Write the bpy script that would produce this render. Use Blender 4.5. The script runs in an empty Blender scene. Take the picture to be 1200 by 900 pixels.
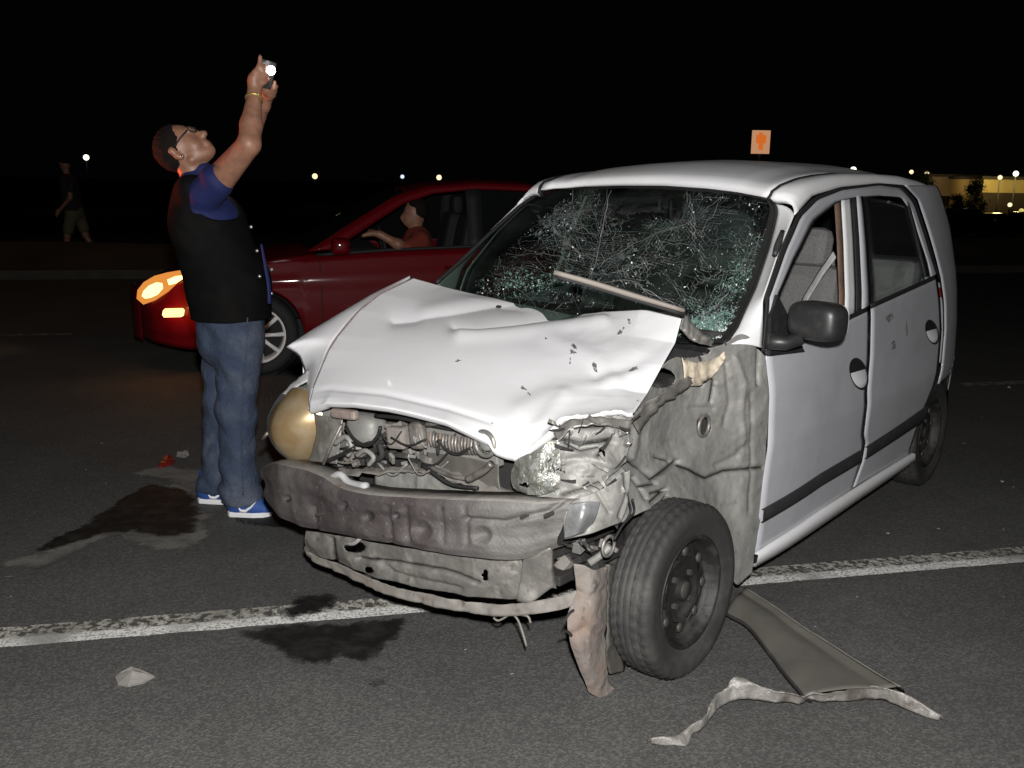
import bpy, bmesh, math, random
import numpy as np
from mathutils import Matrix, Vector, noise as mnoise
random.seed(7); rng = np.random.default_rng(7)
scene = bpy.context.scene
COL = scene.collection

# ------------------------------------------------------------------ camera
F, H, TH, RO = 1130.34, 1.464, 0.2089, 0.0152
fw = np.array([0, math.cos(TH), -math.sin(TH)]); up = np.array([0, math.sin(TH), math.cos(TH)]); rt = np.array([1., 0, 0])
cr, sr = math.cos(RO), math.sin(RO)
R_, U_ = cr*rt + sr*up, cr*up - sr*rt
cam_data = bpy.data.cameras.new('camera'); cam = bpy.data.objects.new('camera', cam_data); COL.objects.link(cam)
M = Matrix.Identity(4)
for i in range(3):
    M[i][0], M[i][1], M[i][2] = R_[i], U_[i], -fw[i]
M[2][3] = H
cam.matrix_world = M
cam_data.sensor_width = 36; cam_data.lens = F/1200*36; cam_data.clip_start = .05; cam_data.clip_end = 3000
scene.camera = cam
# ------------------------------------------------------------------ world (night), lights, exposure
world = bpy.data.worlds.new('World'); scene.world = world; world.use_nodes = True
wn = world.node_tree.nodes; bg = wn['Background']
bg.inputs[0].default_value = (.55, .62, .8, 1); bg.inputs[1].default_value = 0.0009
FLASH_W = 700
fl = bpy.data.lights.new('camera_flash', 'POINT'); fl.energy = FLASH_W; fl.shadow_soft_size = .03; fl.color = (1, .985, .965)
flo = bpy.data.objects.new('camera_flash', fl); COL.objects.link(flo); flo.location = (.03, -.03, H+.17)
scene.view_settings.view_transform = 'Standard'; scene.view_settings.look = 'None'
scene.view_settings.exposure = 0; scene.view_settings.gamma = 1
scene.cycles.max_bounces = 6; scene.cycles.transparent_max_bounces = 12
scene.cycles.sample_clamp_indirect = 3; scene.cycles.sample_clamp_direct = 30
scene.cycles.use_denoising = True

# ------------------------------------------------------------------ measuring helpers
CX, CY, YAW = 0.01627, 3.22897, -2.262361
O = np.array([0, 0, H])
RC = np.array([[math.cos(YAW), -math.sin(YAW), 0], [math.sin(YAW), math.cos(YAW), 0], [0, 0, 1]])
CC = np.array([CX, CY, 0])
def ray(px, py):
    a, b = px-600, py-450
    return rt*(cr*a+sr*b) + up*(sr*a-cr*b) + fw*F
def hit(o, d, ax, v):
    i = 'xyz'.index(ax); t = (v-o[i])/d[i]; return o+t*d
def onc(px, py, ax, v): return hit(RC.T@(O-CC), RC.T@ray(px, py), ax, v)      # car frame
def onw(px, py, ax, v): return hit(O, ray(px, py), ax, v)                      # world frame
def proj_w(P):
    d = np.asarray(P, float)-O
    z = d@fw
    return np.stack([600+F*(d@R_)/z, 450-F*(d@U_)/z], -1)
def proj_c(P): return proj_w(np.asarray(P, float)@RC.T+CC)

# ------------------------------------------------------------------ object helpers
def tag(o, label=None, cat=None, group=None, kind=None):
    if label: o['label'] = label
    if cat: o['category'] = cat
    if group: o['group'] = group
    if kind: o['kind'] = kind
    return o
def empty(name, loc=(0, 0, 0), rz=0):
    o = bpy.data.objects.new(name, None); COL.objects.link(o); o.location = loc; o.rotation_euler = (0, 0, rz); o.empty_display_size = .2
    return o
def mesh(name, V, Fc, mat, parent=None, smooth=True, solid=0, bevel=0, mats=None, midx=None):
    me = bpy.data.meshes.new(name)
    me.from_pydata([tuple(map(float, v)) for v in V], [], [tuple(int(i) for i in f) for f in Fc]); me.update()
    o = bpy.data.objects.new(name, me); COL.objects.link(o)
    for m in (mats or [mat]): me.materials.append(m)
    if midx is not None: me.polygons.foreach_set('material_index', np.asarray(midx, dtype=np.int32))
    if smooth: me.polygons.foreach_set('use_smooth', [True]*len(me.polygons))
    if bevel:
        b = o.modifiers.new('b', 'BEVEL'); b.width = bevel; b.segments = 2; b.limit_method = 'ANGLE'; b.angle_limit = .6
    if solid:
        s = o.modifiers.new('s', 'SOLIDIFY'); s.thickness = solid; s.offset = 0
    if parent: o.parent = parent
    return o
def gridmesh(name, P, mat, parent=None, smooth=True, solid=0, **k):
    n, m = P.shape[:2]
    V = P.reshape(-1, 3); Fc = gridfaces(n, m)
    return mesh(name, V, Fc, mat, parent, smooth, solid, **k)
def gridfaces(n, m, close=False):
    f = []
    for i in range(n-1):
        for j in range(m-1): f.append((i*m+j, i*m+j+1, (i+1)*m+j+1, (i+1)*m+j))
        if close: f.append((i*m+m-1, i*m, (i+1)*m, (i+1)*m+m-1))
    return f
def resample(C, n):
    C = np.asarray(C, float); d = np.r_[0, np.cumsum(np.linalg.norm(np.diff(C, axis=0), axis=1))]
    t = np.linspace(0, d[-1], n); return np.stack([np.interp(t, d, C[:, i]) for i in range(C.shape[1])], -1)
def catmull(C, n):
    """smooth resample of control polyline C (k,...) to n rows"""
    C = np.asarray(C, float); k = len(C); t = np.linspace(0, k-1, n); i = np.minimum(t.astype(int), k-2); u = (t-i)
    g = lambda j: C[np.clip(j, 0, k-1)]
    p0, p1, p2, p3 = g(i-1), g(i), g(i+1), g(i+2)
    p0 = np.where((i == 0).reshape(-1, *[1]*(C.ndim-1)), 2*p1-p2, p0); p3 = np.where((i == k-2).reshape(-1, *[1]*(C.ndim-1)), 2*p2-p1, p3)
    u = u.reshape(-1, *[1]*(C.ndim-1))
    return .5*(2*p1+(p2-p0)*u+(2*p0-5*p1+4*p2-p3)*u**2+(3*p1-p0-3*p2+p3)*u**3)
def net(C, n, m): return np.swapaxes(catmull(np.swapaxes(catmull(C, n), 0, 1), m), 0, 1)
def coons(B, T, L, Rr, n, m):
    """B,T: curves along j (left->right); L,Rr: curves along i (bottom->top)"""
    B, T = resample(B, m), resample(T, m); L, Rr = resample(L, n), resample(Rr, n)
    u = np.linspace(0, 1, m)[None, :, None]; v = np.linspace(0, 1, n)[:, None, None]
    return ((1-v)*B[None]+v*T[None]+(1-u)*L[:, None]+u*Rr[:, None]
            - (1-u)*(1-v)*B[0]-u*(1-v)*B[-1]-(1-u)*v*T[0]-u*v*T[-1])
def normals(P):
    du = np.gradient(P, axis=1); dv = np.gradient(P, axis=0); n = np.cross(du, dv)
    return n/(np.linalg.norm(n, axis=-1, keepdims=True)+1e-12)
def fbm(P, scale, octv=4, seed=0.):
    P = np.asarray(P).reshape(-1, 3)*scale+seed
    return np.array([mnoise.fractal(Vector(p), 1.0, 2.0, octv) for p in P])
def folds(P, scale, seed=0.):
    P = np.asarray(P).reshape(-1, 3)*scale+seed
    return np.array([1-2.2*abs(mnoise.noise(Vector(p)))-.5*abs(mnoise.noise(Vector(p*2.1+3))) for p in P])
def ridged(P, scale, seed=0.):
    P = np.asarray(P).reshape(-1, 3)*scale+seed
    return np.array([mnoise.voronoi(Vector(p))[0][1]-mnoise.voronoi(Vector(p))[0][0] for p in P])
def polydist(Q, line):
    """distance of 2D points Q (k,2) to polyline and signed side"""
    Q = np.asarray(Q); best = np.full(len(Q), 1e9); side = np.zeros(len(Q)); line = np.asarray(line, float)
    for a, b in zip(line[:-1], line[1:]):
        ab = b-a; t = np.clip(((Q-a)@ab)/(ab@ab), 0, 1); c = a+t[:, None]*ab; d = np.linalg.norm(Q-c, axis=1)
        s = np.sign(ab[0]*(Q[:, 1]-a[1])-ab[1]*(Q[:, 0]-a[0])); m = d < best; best[m] = d[m]; side[m] = s[m]
    return best, side
def box(name, c, s, mat, parent=None, rot=(0, 0, 0), bevel=.004, taper=None):
    V = np.array([[x, y, z] for x in (-.5, .5) for y in (-.5, .5) for z in (-.5, .5)])*np.array(s)
    if taper is not None:
        V[V[:, 2] > 0, 0] *= taper; V[V[:, 2] > 0, 1] *= taper
    Rm = np.array(Matrix.Rotation(rot[2], 3, 'Z')@Matrix.Rotation(rot[1], 3, 'Y')@Matrix.Rotation(rot[0], 3, 'X'))
    V = V@Rm.T+np.array(c)
    return mesh(name, V, [(0, 1, 3, 2), (4, 6, 7, 5), (0, 4, 5, 1), (2, 3, 7, 6), (0, 2, 6, 4), (1, 5, 7, 3)], mat, parent, False, bevel=bevel)
def tube_data(pts, r, n=8, ov=1., cap=True):
    pts = np.asarray(pts, float); k = len(pts); r = np.atleast_1d(np.asarray(r, float)); r = np.interp(np.linspace(0, 1, k), np.linspace(0, 1, len(r)), r) if len(r) > 1 else np.full(k, r[0])
    T = np.gradient(pts, axis=0); T /= np.linalg.norm(T, axis=1, keepdims=True)+1e-12
    a = np.array([0, 0, 1.]) if abs(T[0][2]) < .9 else np.array([1., 0, 0])
    V = []
    for i in range(k):
        a = a-T[i]*(a@T[i]); a /= np.linalg.norm(a)+1e-12; b = np.cross(T[i], a)
        for j in range(n):
            th = 2*math.pi*j/n; V.append(pts[i]+r[i]*(math.cos(th)*a+ov*math.sin(th)*b))
    Fc = gridfaces(k, n, True)
    if cap: Fc += [tuple(range(n))[::-1], tuple(range((k-1)*n, k*n))]
    return np.array(V), Fc
def tube(name, pts, r, mat, parent=None, n=8, smoothpts=0, ov=1.):
    pts = np.asarray(pts, float)
    if smoothpts: pts = catmull(pts, smoothpts); 
    V, Fc = tube_data(pts, r, n, ov); return mesh(name, V, Fc, mat, parent)
def lathe_data(prof, n=64, a0=0, a1=2*math.pi):
    """prof: list of (radius, axial) ; axis = Y"""
    V = []; close = abs(a1-a0-2*math.pi) < 1e-6
    for r, y in prof:
        for j in range(n):
            th = a0+(a1-a0)*j/(n if close else n-1); V.append((r*math.cos(th), y, r*math.sin(th)))
    return np.array(V), gridfaces(len(prof), n, close)
def lathe(name, prof, mat, parent=None, n=64, smooth=True, **k):
    V, Fc = lathe_data(prof, n); return mesh(name, V, Fc, mat, parent, smooth, **k)
def merge(parts):
    V = []; Fc = []; o = 0
    for v, f in parts:
        V.append(np.asarray(v)); Fc += [tuple(i+o for i in q) for q in f]; o += len(v)
    return np.concatenate(V), Fc
def copy_tree(o, parent=None):
    c = o.copy(); COL.objects.link(c)
    if parent: c.parent = parent
    for ch in [x for x in o.children]: copy_tree(ch, c)
    return c

# ------------------------------------------------------------------ signed distance blobs (bodies, clothes)
def cap_(a, b, ra, rb=None, s=None):
    return ('c', np.array(a, float), np.array(b, float), ra, ra if rb is None else rb, s)
def ell_(c, r, Rm=None): return ('e', np.array(c, float), np.array(r, float), np.eye(3) if Rm is None else Rm)
def sdf_mesh(name, prims, vox, k, mat, parent=None, disp=None, cut=None, pad=.03):
    lo = np.full(3, 1e9); hi = -lo
    for p in prims:
        if p[0] == 'c':
            r = max(p[3], p[4])*(1 if p[5] is None else max(p[5]))
            lo = np.minimum(lo, np.minimum(p[1], p[2])-r); hi = np.maximum(hi, np.maximum(p[1], p[2])+r)
        else: lo = np.minimum(lo, p[1]-max(p[2])); hi = np.maximum(hi, p[1]+max(p[2]))
    lo -= pad; hi += pad; N = np.ceil((hi-lo)/vox).astype(int)+1
    D = np.full(N, 1., np.float32)
    ax = [lo[i]+vox*np.arange(N[i]) for i in range(3)]
    for p in prims:
        if p[0] == 'c':
            r = max(p[3], p[4])*(1 if p[5] is None else max(p[5])); a = np.minimum(p[1], p[2])-r-.06; b = np.maximum(p[1], p[2])+r+.06
        else: a = p[1]-max(p[2])-.06; b = p[1]+max(p[2])+.06
        i0 = np.clip(((a-lo)/vox).astype(int), 0, N); i1 = np.clip(((b-lo)/vox).astype(int)+1, 0, N)
        X, Y, Z = np.meshgrid(*[ax[i][i0[i]:i1[i]] for i in range(3)], indexing='ij'); Q = np.stack([X, Y, Z], -1).astype(np.float32)
        if p[0] == 'c':
            A, B = p[1], p[2]; q = Q-A; ab = B-A; sc = np.ones(3) if p[5] is None else np.array(p[5])
            q = q/sc; ab = ab/sc; t = np.clip((q@ab)/(ab@ab+1e-12), 0, 1)
            d = (np.linalg.norm(q-t[..., None]*ab, axis=-1)-(p[3]+(p[4]-p[3])*t))*sc.min()
        else:
            q = (Q-p[1])@p[3]; d = (np.linalg.norm(q/p[2], axis=-1)-1)*p[2].min()
        S = tuple(slice(i0[i], i1[i]) for i in range(3)); old = D[S]
        h = np.maximum(k-np.abs(old-d), 0)/k
        D[S] = np.minimum(old, d)-h*h*k*.25
    if disp or cut:
        X, Y, Z = np.meshgrid(*ax, indexing='ij')
        if disp: D += disp(X, Y, Z)
        if cut: D = np.maximum(D, cut(X, Y, Z))
    return surfnet(name, D, lo, vox, mat, parent)
def surfnet(name, D, lo, vox, mat, parent):
    s = D < 0; N = np.array(D.shape)
    c = [s[i:N[0]-1+i, j:N[1]-1+j, k:N[2]-1+k] for i in (0, 1) for j in (0, 1) for k in (0, 1)]
    tot = sum(x.astype(np.int8) for x in c); act = (tot > 0) & (tot < 8)
    idx = -np.ones(act.shape, np.int64); cells = np.argwhere(act); idx[act] = np.arange(len(cells))
    acc = np.zeros((len(cells), 3)); cnt = np.zeros(len(cells))
    offs = [(i, j, k) for i in (0, 1) for j in (0, 1) for k in (0, 1)]
    val = {o: D[cells[:, 0]+o[0], cells[:, 1]+o[1], cells[:, 2]+o[2]] for o in offs}
    for a in offs:
        for d in range(3):
            if a[d] == 0:
                b = tuple(a[i]+(i == d) for i in range(3)); va, vb = val[a], val[b]; m = (va < 0) != (vb < 0)
                t = np.where(m, va/np.where(m, va-vb, 1), 0); P = np.array(a, float)[None]+np.eye(3)[d][None]*t[:, None]
                acc[m] += P[m]; cnt[m] += 1
    V = (cells+acc/cnt[:, None])*vox+lo
    Fc = []
    for d in range(3):
        u, v = (d+1) % 3, (d+2) % 3
        sl0 = [slice(1, -1)]*3; sl0[d] = slice(0, -1); sl1 = list(sl0); sl1[d] = slice(1, None)
        A = s[tuple(sl0)]; B = s[tuple(sl1)]; ch = np.argwhere(A != B)
        if not len(ch): continue
        fl_ = A[ch[:, 0], ch[:, 1], ch[:, 2]]
        base = ch.copy(); base[:, u] += 1; base[:, v] += 1
        def g(du, dv):
            q = base.copy(); q[:, u] += du; q[:, v] += dv; return idx[q[:, 0], q[:, 1], q[:, 2]]
        q = np.stack([g(-1, -1), g(0, -1), g(0, 0), g(-1, 0)], 1)
        q[~fl_] = q[~fl_][:, ::-1]
        q = q[(q >= 0).all(1)]; Fc += q.tolist()
    return mesh(name, V, Fc, mat, parent)

# ------------------------------------------------------------------ materials
def mat(name, col, rough=.6, metal=0, noise=None, bump=0, bscale=80, coat=0, spec=.5, ramp=None, bdist=.01, detail=6, extra=None, gap_shade=False, dusty=None):
    """noise=(scale, colour2, lo, hi): mixes col -> colour2"""
    m = bpy.data.materials.new(name); m.use_nodes = True; nt = m.node_tree; b = nt.nodes['Principled BSDF']
    b.inputs['Base Color'].default_value = (*col, 1); b.inputs['Roughness'].default_value = rough; b.inputs['Metallic'].default_value = metal
    b.inputs['Coat Weight'].default_value = coat; b.inputs['Coat Roughness'].default_value = .08; b.inputs['Specular IOR Level'].default_value = spec
    tc = nt.nodes.new('ShaderNodeTexCoord'); last = None
    def nz(scale, det=6, r=.6, dist=0):
        n = nt.nodes.new('ShaderNodeTexNoise'); n.inputs['Scale'].default_value = scale; n.inputs['Detail'].default_value = det
        n.inputs['Roughness'].default_value = r; n.inputs['Distortion'].default_value = dist; nt.links.new(tc.outputs['Object'], n.inputs['Vector']); return n
    for sc, c2, lo, hi in (noise or []):
        n = nz(sc); rp = nt.nodes.new('ShaderNodeMapRange'); rp.inputs[1].default_value = lo; rp.inputs[2].default_value = hi
        nt.links.new(n.outputs['Fac'], rp.inputs[0])
        mx = nt.nodes.new('ShaderNodeMix'); mx.data_type = 'RGBA'; nt.links.new(rp.outputs[0], mx.inputs[0])
        if last: nt.links.new(last, mx.inputs[6])
        else: mx.inputs[6].default_value = (*col, 1)
        mx.inputs[7].default_value = (*c2, 1); last = mx.outputs[2]
    if dusty:   # pale road dust caked on one end of the part
        at = nt.nodes.new('ShaderNodeAttribute'); at.attribute_name = 'dusty'; mx = nt.nodes.new('ShaderNodeMix'); mx.data_type = 'RGBA'; nt.links.new(at.outputs['Fac'], mx.inputs[0]); nt.links.new(last, mx.inputs[6]); n_ = nz(13); rp = nt.nodes.new('ShaderNodeMapRange'); rp.inputs[1].default_value = .35; rp.inputs[2].default_value = .7; nt.links.new(n_.outputs['Fac'], rp.inputs[0])
        m_ = nt.nodes.new('ShaderNodeMix'); m_.data_type = 'RGBA'; nt.links.new(rp.outputs[0], m_.inputs[0]); m_.inputs[6].default_value = (*dusty, 1); m_.inputs[7].default_value = tuple(c*.6 for c in dusty)+(1,); nt.links.new(m_.outputs[2], mx.inputs[7]); last = mx.outputs[2]
    if gap_shade:   # seams torn open: shade inside the carved cracks painted dark
        at = nt.nodes.new('ShaderNodeAttribute'); at.attribute_name = 'gap_shade'; mx = nt.nodes.new('ShaderNodeMix'); mx.data_type = 'RGBA'; nt.links.new(at.outputs['Fac'], mx.inputs[0]); nt.links.new(last, mx.inputs[6]); mx.inputs[7].default_value = (.012, .011, .010, 1); last = mx.outputs[2]
    if last: nt.links.new(last, b.inputs['Base Color'])
    if bump:
        n = nz(bscale, detail); bp = nt.nodes.new('ShaderNodeBump'); bp.inputs['Strength'].default_value = bump; bp.inputs['Distance'].default_value = bdist
        nt.links.new(n.outputs['Fac'], bp.inputs['Height']); nt.links.new(bp.outputs[0], b.inputs['Normal'])
    if extra: extra(nt, b, tc, nz)
    return m
def emit(name, col, s):
    m = bpy.data.materials.new(name); m.use_nodes = True; nt = m.node_tree; nt.nodes.clear()
    e = nt.nodes.new('ShaderNodeEmission'); e.inputs[0].default_value = (*col, 1); e.inputs[1].default_value = s
    o = nt.nodes.new('ShaderNodeOutputMaterial'); nt.links.new(e.outputs[0], o.inputs[0]); return m
def asphalt_extra(nt, b, tc, nz):
    # aggregate: voronoi speckle of pale stones in dark binder
    v = nt.nodes.new('ShaderNodeTexVoronoi'); v.inputs['Scale'].default_value = 150; nt.links.new(tc.outputs['Object'], v.inputs['Vector'])
    sep = nt.nodes.new('ShaderNodeSeparateColor'); nt.links.new(v.outputs['Color'], sep.inputs[0])
    mr = nt.nodes.new('ShaderNodeMapRange'); mr.inputs[1].default_value = .3; mr.inputs[2].default_value = 1; mr.inputs[3].default_value = .78; mr.inputs[4].default_value = 1.5
    nt.links.new(sep.outputs[0], mr.inputs[0])
    big = nz(1.1, 9, .68); m2 = nt.nodes.new('ShaderNodeMapRange'); m2.inputs[1].default_value = .3; m2.inputs[2].default_value = .72; m2.inputs[3].default_value = .72; m2.inputs[4].default_value = 1.2
    nt.links.new(big.outputs['Fac'], m2.inputs[0])
    mu = nt.nodes.new('ShaderNodeMath'); mu.operation = 'MULTIPLY'; nt.links.new(mr.outputs[0], mu.inputs[0]); nt.links.new(m2.outputs[0], mu.inputs[1])
    sc = nt.nodes.new('ShaderNodeVectorMath'); sc.operation = 'SCALE'; sc.inputs[0].default_value = (.074, .073, .0695)
    nt.links.new(mu.outputs[0], sc.inputs['Scale']); nt.links.new(sc.outputs[0], b.inputs['Base Color'])
    bp = nt.nodes.new('ShaderNodeBump'); bp.inputs['Strength'].default_value = .45; bp.inputs['Distance'].default_value = .003
    nt.links.new(v.outputs['Distance'], bp.inputs['Height']); nt.links.new(bp.outputs[0], b.inputs['Normal'])
def line_extra(nt, b, tc, nz):
    # worn thermoplastic: white lower half, yellowish upper half, holes down to the asphalt
    sx = nt.nodes.new('ShaderNodeSeparateXYZ'); nt.links.new(tc.outputs['Object'], sx.inputs[0])
    n1 = nz(38, 5, .7); n2 = nz(120, 3, .6); n3 = nz(3, 3, .5)
    def mr(src, a, c, d=0, e=1):
        q = nt.nodes.new('ShaderNodeMapRange'); q.inputs[1].default_value = a; q.inputs[2].default_value = c; q.inputs[3].default_value = d; q.inputs[4].default_value = e; nt.links.new(src, q.inputs[0]); return q.outputs[0]
    up_ = mr(sx.outputs[1], .055, .068)   # 0 lower (near) edge .. 1 upper
    wear = mr(n1.outputs['Fac'], .46, .53); sp = mr(n2.outputs['Fac'], .5, .58)
    mx = nt.nodes.new('ShaderNodeMix'); mx.data_type = 'RGBA'; nt.links.new(up_, mx.inputs[0]); mx.inputs[6].default_value = (.78, .77, .74, 1); mx.inputs[7].default_value = (.52, .505, .45, 1)
    thr = nt.nodes.new('ShaderNodeMath'); thr.operation = 'MULTIPLY'; nt.links.new(wear, thr.inputs[0]); nt.links.new(up_, thr.inputs[1])
    add = nt.nodes.new('ShaderNodeMath'); add.operation = 'MAXIMUM'; nt.links.new(thr.outputs[0], add.inputs[0])
    sp2 = nt.nodes.new('ShaderNodeMath'); sp2.operation = 'MULTIPLY'; nt.links.new(sp, sp2.inputs[0]); sp2.inputs[1].default_value = .7; nt.links.new(sp2.outputs[0], add.inputs[1])
    w3 = mr(n3.outputs['Fac'], .5, .66, 0, .6); ad2 = nt.nodes.new('ShaderNodeMath'); ad2.operation = 'MAXIMUM'; nt.links.new(add.outputs[0], ad2.inputs[0]); nt.links.new(w3, ad2.inputs[1])
    mx2 = nt.nodes.new('ShaderNodeMix'); mx2.data_type = 'RGBA'; nt.links.new(ad2.outputs[0], mx2.inputs[0]); nt.links.new(mx.outputs[2], mx2.inputs[6]); mx2.inputs[7].default_value = (.07, .067, .06, 1)
    nt.links.new(mx2.outputs[2], b.inputs['Base Color'])
MT = {}
MT['asphalt'] = mat('asphalt', (.07, .067, .062), .85, extra=asphalt_extra)
MT['line'] = mat('road_paint', (.6, .6, .56), .7, extra=line_extra, bump=0)
MT['line2'] = mat('old_road_paint', (.3, .29, .27), .8, noise=[(14, (.09, .087, .08), .42, .6)])
MT['dirt'] = mat('dry_dirt', (.11, .085, .055), .95, noise=[(.6, (.05, .045, .03), .4, .65)], bump=.5, bscale=9, bdist=.05)
MT['soil'] = mat('dark_field', (.03, .027, .02), .95, noise=[(.2, (.05, .042, .03), .4, .65)], bump=.4, bscale=3, bdist=.08)
MT['kerb'] = mat('kerb_concrete', (.07, .06, .05), .9, noise=[(3, (.05, .045, .035), .4, .65)], bump=.3, bscale=40)
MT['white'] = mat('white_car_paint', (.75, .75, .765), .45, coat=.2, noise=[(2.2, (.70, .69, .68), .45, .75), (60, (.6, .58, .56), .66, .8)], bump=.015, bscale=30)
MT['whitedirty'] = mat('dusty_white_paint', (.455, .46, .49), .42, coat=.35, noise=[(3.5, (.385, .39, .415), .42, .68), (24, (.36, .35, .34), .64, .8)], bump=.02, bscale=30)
MT['scuff'] = mat('scuff_mark', (.12, .12, .13), .7, noise=[(90, (.4, .4, .4), .5, .6)])
MT['primer'] = mat('dusty_inner_panel', (.205, .20, .188), .55, .12, noise=[(6, (.27, .265, .245), .45, .68), (19, (.13, .125, .115), .55, .75), (60, (.36, .35, .33), .66, .8)], gap_shade=True, bump=.35, bscale=45, bdist=.006)
MT['primer2'] = mat('torn_sheet_metal', (.18, .172, .16), .42, .35, gap_shade=True, noise=[(12, (.32, .305, .28), .5, .68), (34, (.15, .14, .12), .55, .7)], bump=.4, bscale=60, bdist=.005)
MT['beam'] = mat('grimy_bumper_beam', (.072, .060, .061), .62, .1, noise=[(5, (.125, .112, .107), .48, .66), (11, (.06, .048, .048), .5, .66), (60, (.33, .30, .28), .62, .78), (130, (.05, .045, .042), .6, .75)], bump=.6, bscale=110, bdist=.005, dusty=(.17, .163, .153))
MT['pink'] = mat('mud_stained_liner', (.175, .15, .135), .85, noise=[(7, (.20, .145, .115), .48, .6), (4, (.20, .18, .162), .48, .6), (16, (.09, .075, .065), .58, .68), (30, (.33, .27, .23), .6, .72)], bump=.5, bscale=30, bdist=.008)
MT['rust'] = mat('rusty_lower_panel', (.165, .15, .135), .75, noise=[(9, (.21, .20, .185), .45, .6), (25, (.11, .085, .07), .56, .7)], bump=.4, bscale=40, bdist=.006)
MT['fendergrey'] = mat('fender_inside_grey', (.085, .08, .07), .55, noise=[(6, (.105, .098, .085), .45, .65)], bump=.1, bscale=30)
MT['black'] = mat('black_plastic', (.02, .02, .021), .42, noise=[(30, (.035, .034, .032), .5, .7)], bump=.08, bscale=200, bdist=.002)
MT['rubber'] = mat('rubber_seal', (.012, .012, .012), .7)
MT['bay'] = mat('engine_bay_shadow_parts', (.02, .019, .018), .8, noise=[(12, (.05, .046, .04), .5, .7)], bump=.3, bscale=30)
MT['alu'] = mat('aluminium_part', (.27, .25, .23), .45, .5, noise=[(20, (.13, .115, .1), .45, .65)], bump=.2, bscale=60)
MT['tyre'] = mat('dusty_tyre', (.026, .025, .024), .75, noise=[(7, (.06, .057, .053), .48, .7), (40, (.03, .03, .03), .5, .7)], bump=.3, bscale=90, bdist=.003)
MT['rim'] = mat('dirty_black_steel_rim', (.012, .0115, .011), .6, .1, noise=[(14, (.05, .046, .043), .52, .7)], bump=.2, bscale=60)
MT['hub'] = mat('dusty_hub', (.06, .056, .053), .55, .3, noise=[(25, (.07, .065, .06), .45, .6)], bump=.3, bscale=60)
MT['trim'] = mat('grey_moulding', (.028, .028, .030), .55, noise=[(20, (.045, .044, .042), .5, .7)])
MT['seat'] = mat('grey_seat_cloth', (.16, .155, .15), .9, noise=[(200, (.10, .10, .10), .45, .6)], bump=.3, bscale=300, bdist=.002)
MT['brown'] = mat('brown_pillar_trim', (.16, .10, .07), .7, noise=[(15, (.09, .06, .045), .45, .65)])
MT['lightgrey'] = mat('pale_grey_trim', (.42, .42, .42), .6, noise=[(15, (.3, .3, .3), .45, .65)])
MT['wiper'] = mat('dusty_wiper_strip', (.20, .175, .15), .6, noise=[(20, (.2, .17, .15), .45, .6)])
MT['crack1'] = mat('crushed_glass_white_glints', (.8, .86, .83), .3)
MT['crack2'] = mat('crushed_glass_grey', (.23, .24, .235), .35)
MT['crack3'] = mat('crushed_glass_green', (.13, .22, .19), .3)
MT['crack4'] = mat('crushed_glass_dim', (.075, .088, .084), .35)
MT['red'] = mat('deep_red_car_paint', (.115, .0015, .005), .5, 0, coat=.5, spec=.1)
MT['carglass'] = mat('dark_car_glass', (.008, .009, .009), .06, coat=.3)
MT['alloy'] = mat('silver_alloy', (.9, .9, .9), .4, 0)
MT['darkint'] = mat('dark_interior', (.012, .012, .013), .8)
MT['skin'] = mat('tanned_skin', (.27, .135, .085), .5, noise=[(30, (.21, .10, .065), .42, .66)], bump=.15, bscale=120, bdist=.002)
MT['hair'] = mat('short_dark_hair', (.012, .009, .008), .8, spec=.1, bump=1, bscale=260, bdist=.006)
MT['jeans'] = mat('blue_denim', (.030, .044, .078), .85, noise=[(3.5, (.085, .10, .13), .47, .66), (16, (.02, .032, .07), .5, .7), (500, (.06, .075, .12), .55, .7)], bump=.8, bscale=17, bdist=.022)
MT['vest'] = mat('black_vest_cloth', (.0035, .0035, .004), .85, noise=[(8, (.006, .0055, .005), .45, .65)], spec=.1, bump=.4, bscale=22, bdist=.01)
MT['shirt'] = mat('royal_blue_shirt', (.004, .009, .07), .8, bump=.4, bscale=26, bdist=.008)
MT['shoe'] = mat('blue_suede_shoe', (.02, .07, .27), .7, bump=.2, bscale=60)
MT['sole'] = mat('white_rubber_sole', (.72, .72, .74), .5)
MT['steel'] = mat('bright_metal', (.6, .58, .55), .3, .9)
MT['oil'] = mat('wet_oil', (.013, .0125, .012), .6, spec=.12, noise=[(12, (.03, .029, .027), .45, .68)], bump=.5, bscale=60, bdist=.004)
MT['dust'] = mat('spilt_dust', (.17, .16, .145), .95, noise=[(6, (.09, .085, .075), .45, .62), (60, (.2, .19, .17), .6, .75)], bump=.4, bscale=90)
MT['redplastic'] = mat('red_plastic', (.17, .014, .01), .35, coat=.4)
MT['greyplastic'] = mat('broken_grey_plastic', (.19, .18, .165), .5, noise=[(20, (.16, .15, .14), .45, .6)], bump=.3, bscale=30)
MT['pant2'] = mat('olive_shorts', (.10, .095, .05), .9); MT['top2'] = mat('black_top', (.015, .012, .012), .9)
MT['orange'] = mat('orange_red_shirt', (.20, .03, .018), .8)
MT['leaf'] = mat('night_foliage', (.045, .075, .025), .7); MT['bark'] = mat('bark', (.07, .05, .035), .9)
MT['wall'] = mat('cream_wall', (.42, .34, .26), .9, noise=[(.5, (.36, .28, .18), .45, .6)]); MT['wall2'] = mat('yellow_wall', (.7, .55, .22), .9)
MT['pole'] = mat('galvanised_pole', (.04, .04, .04), .7, 0)
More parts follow.
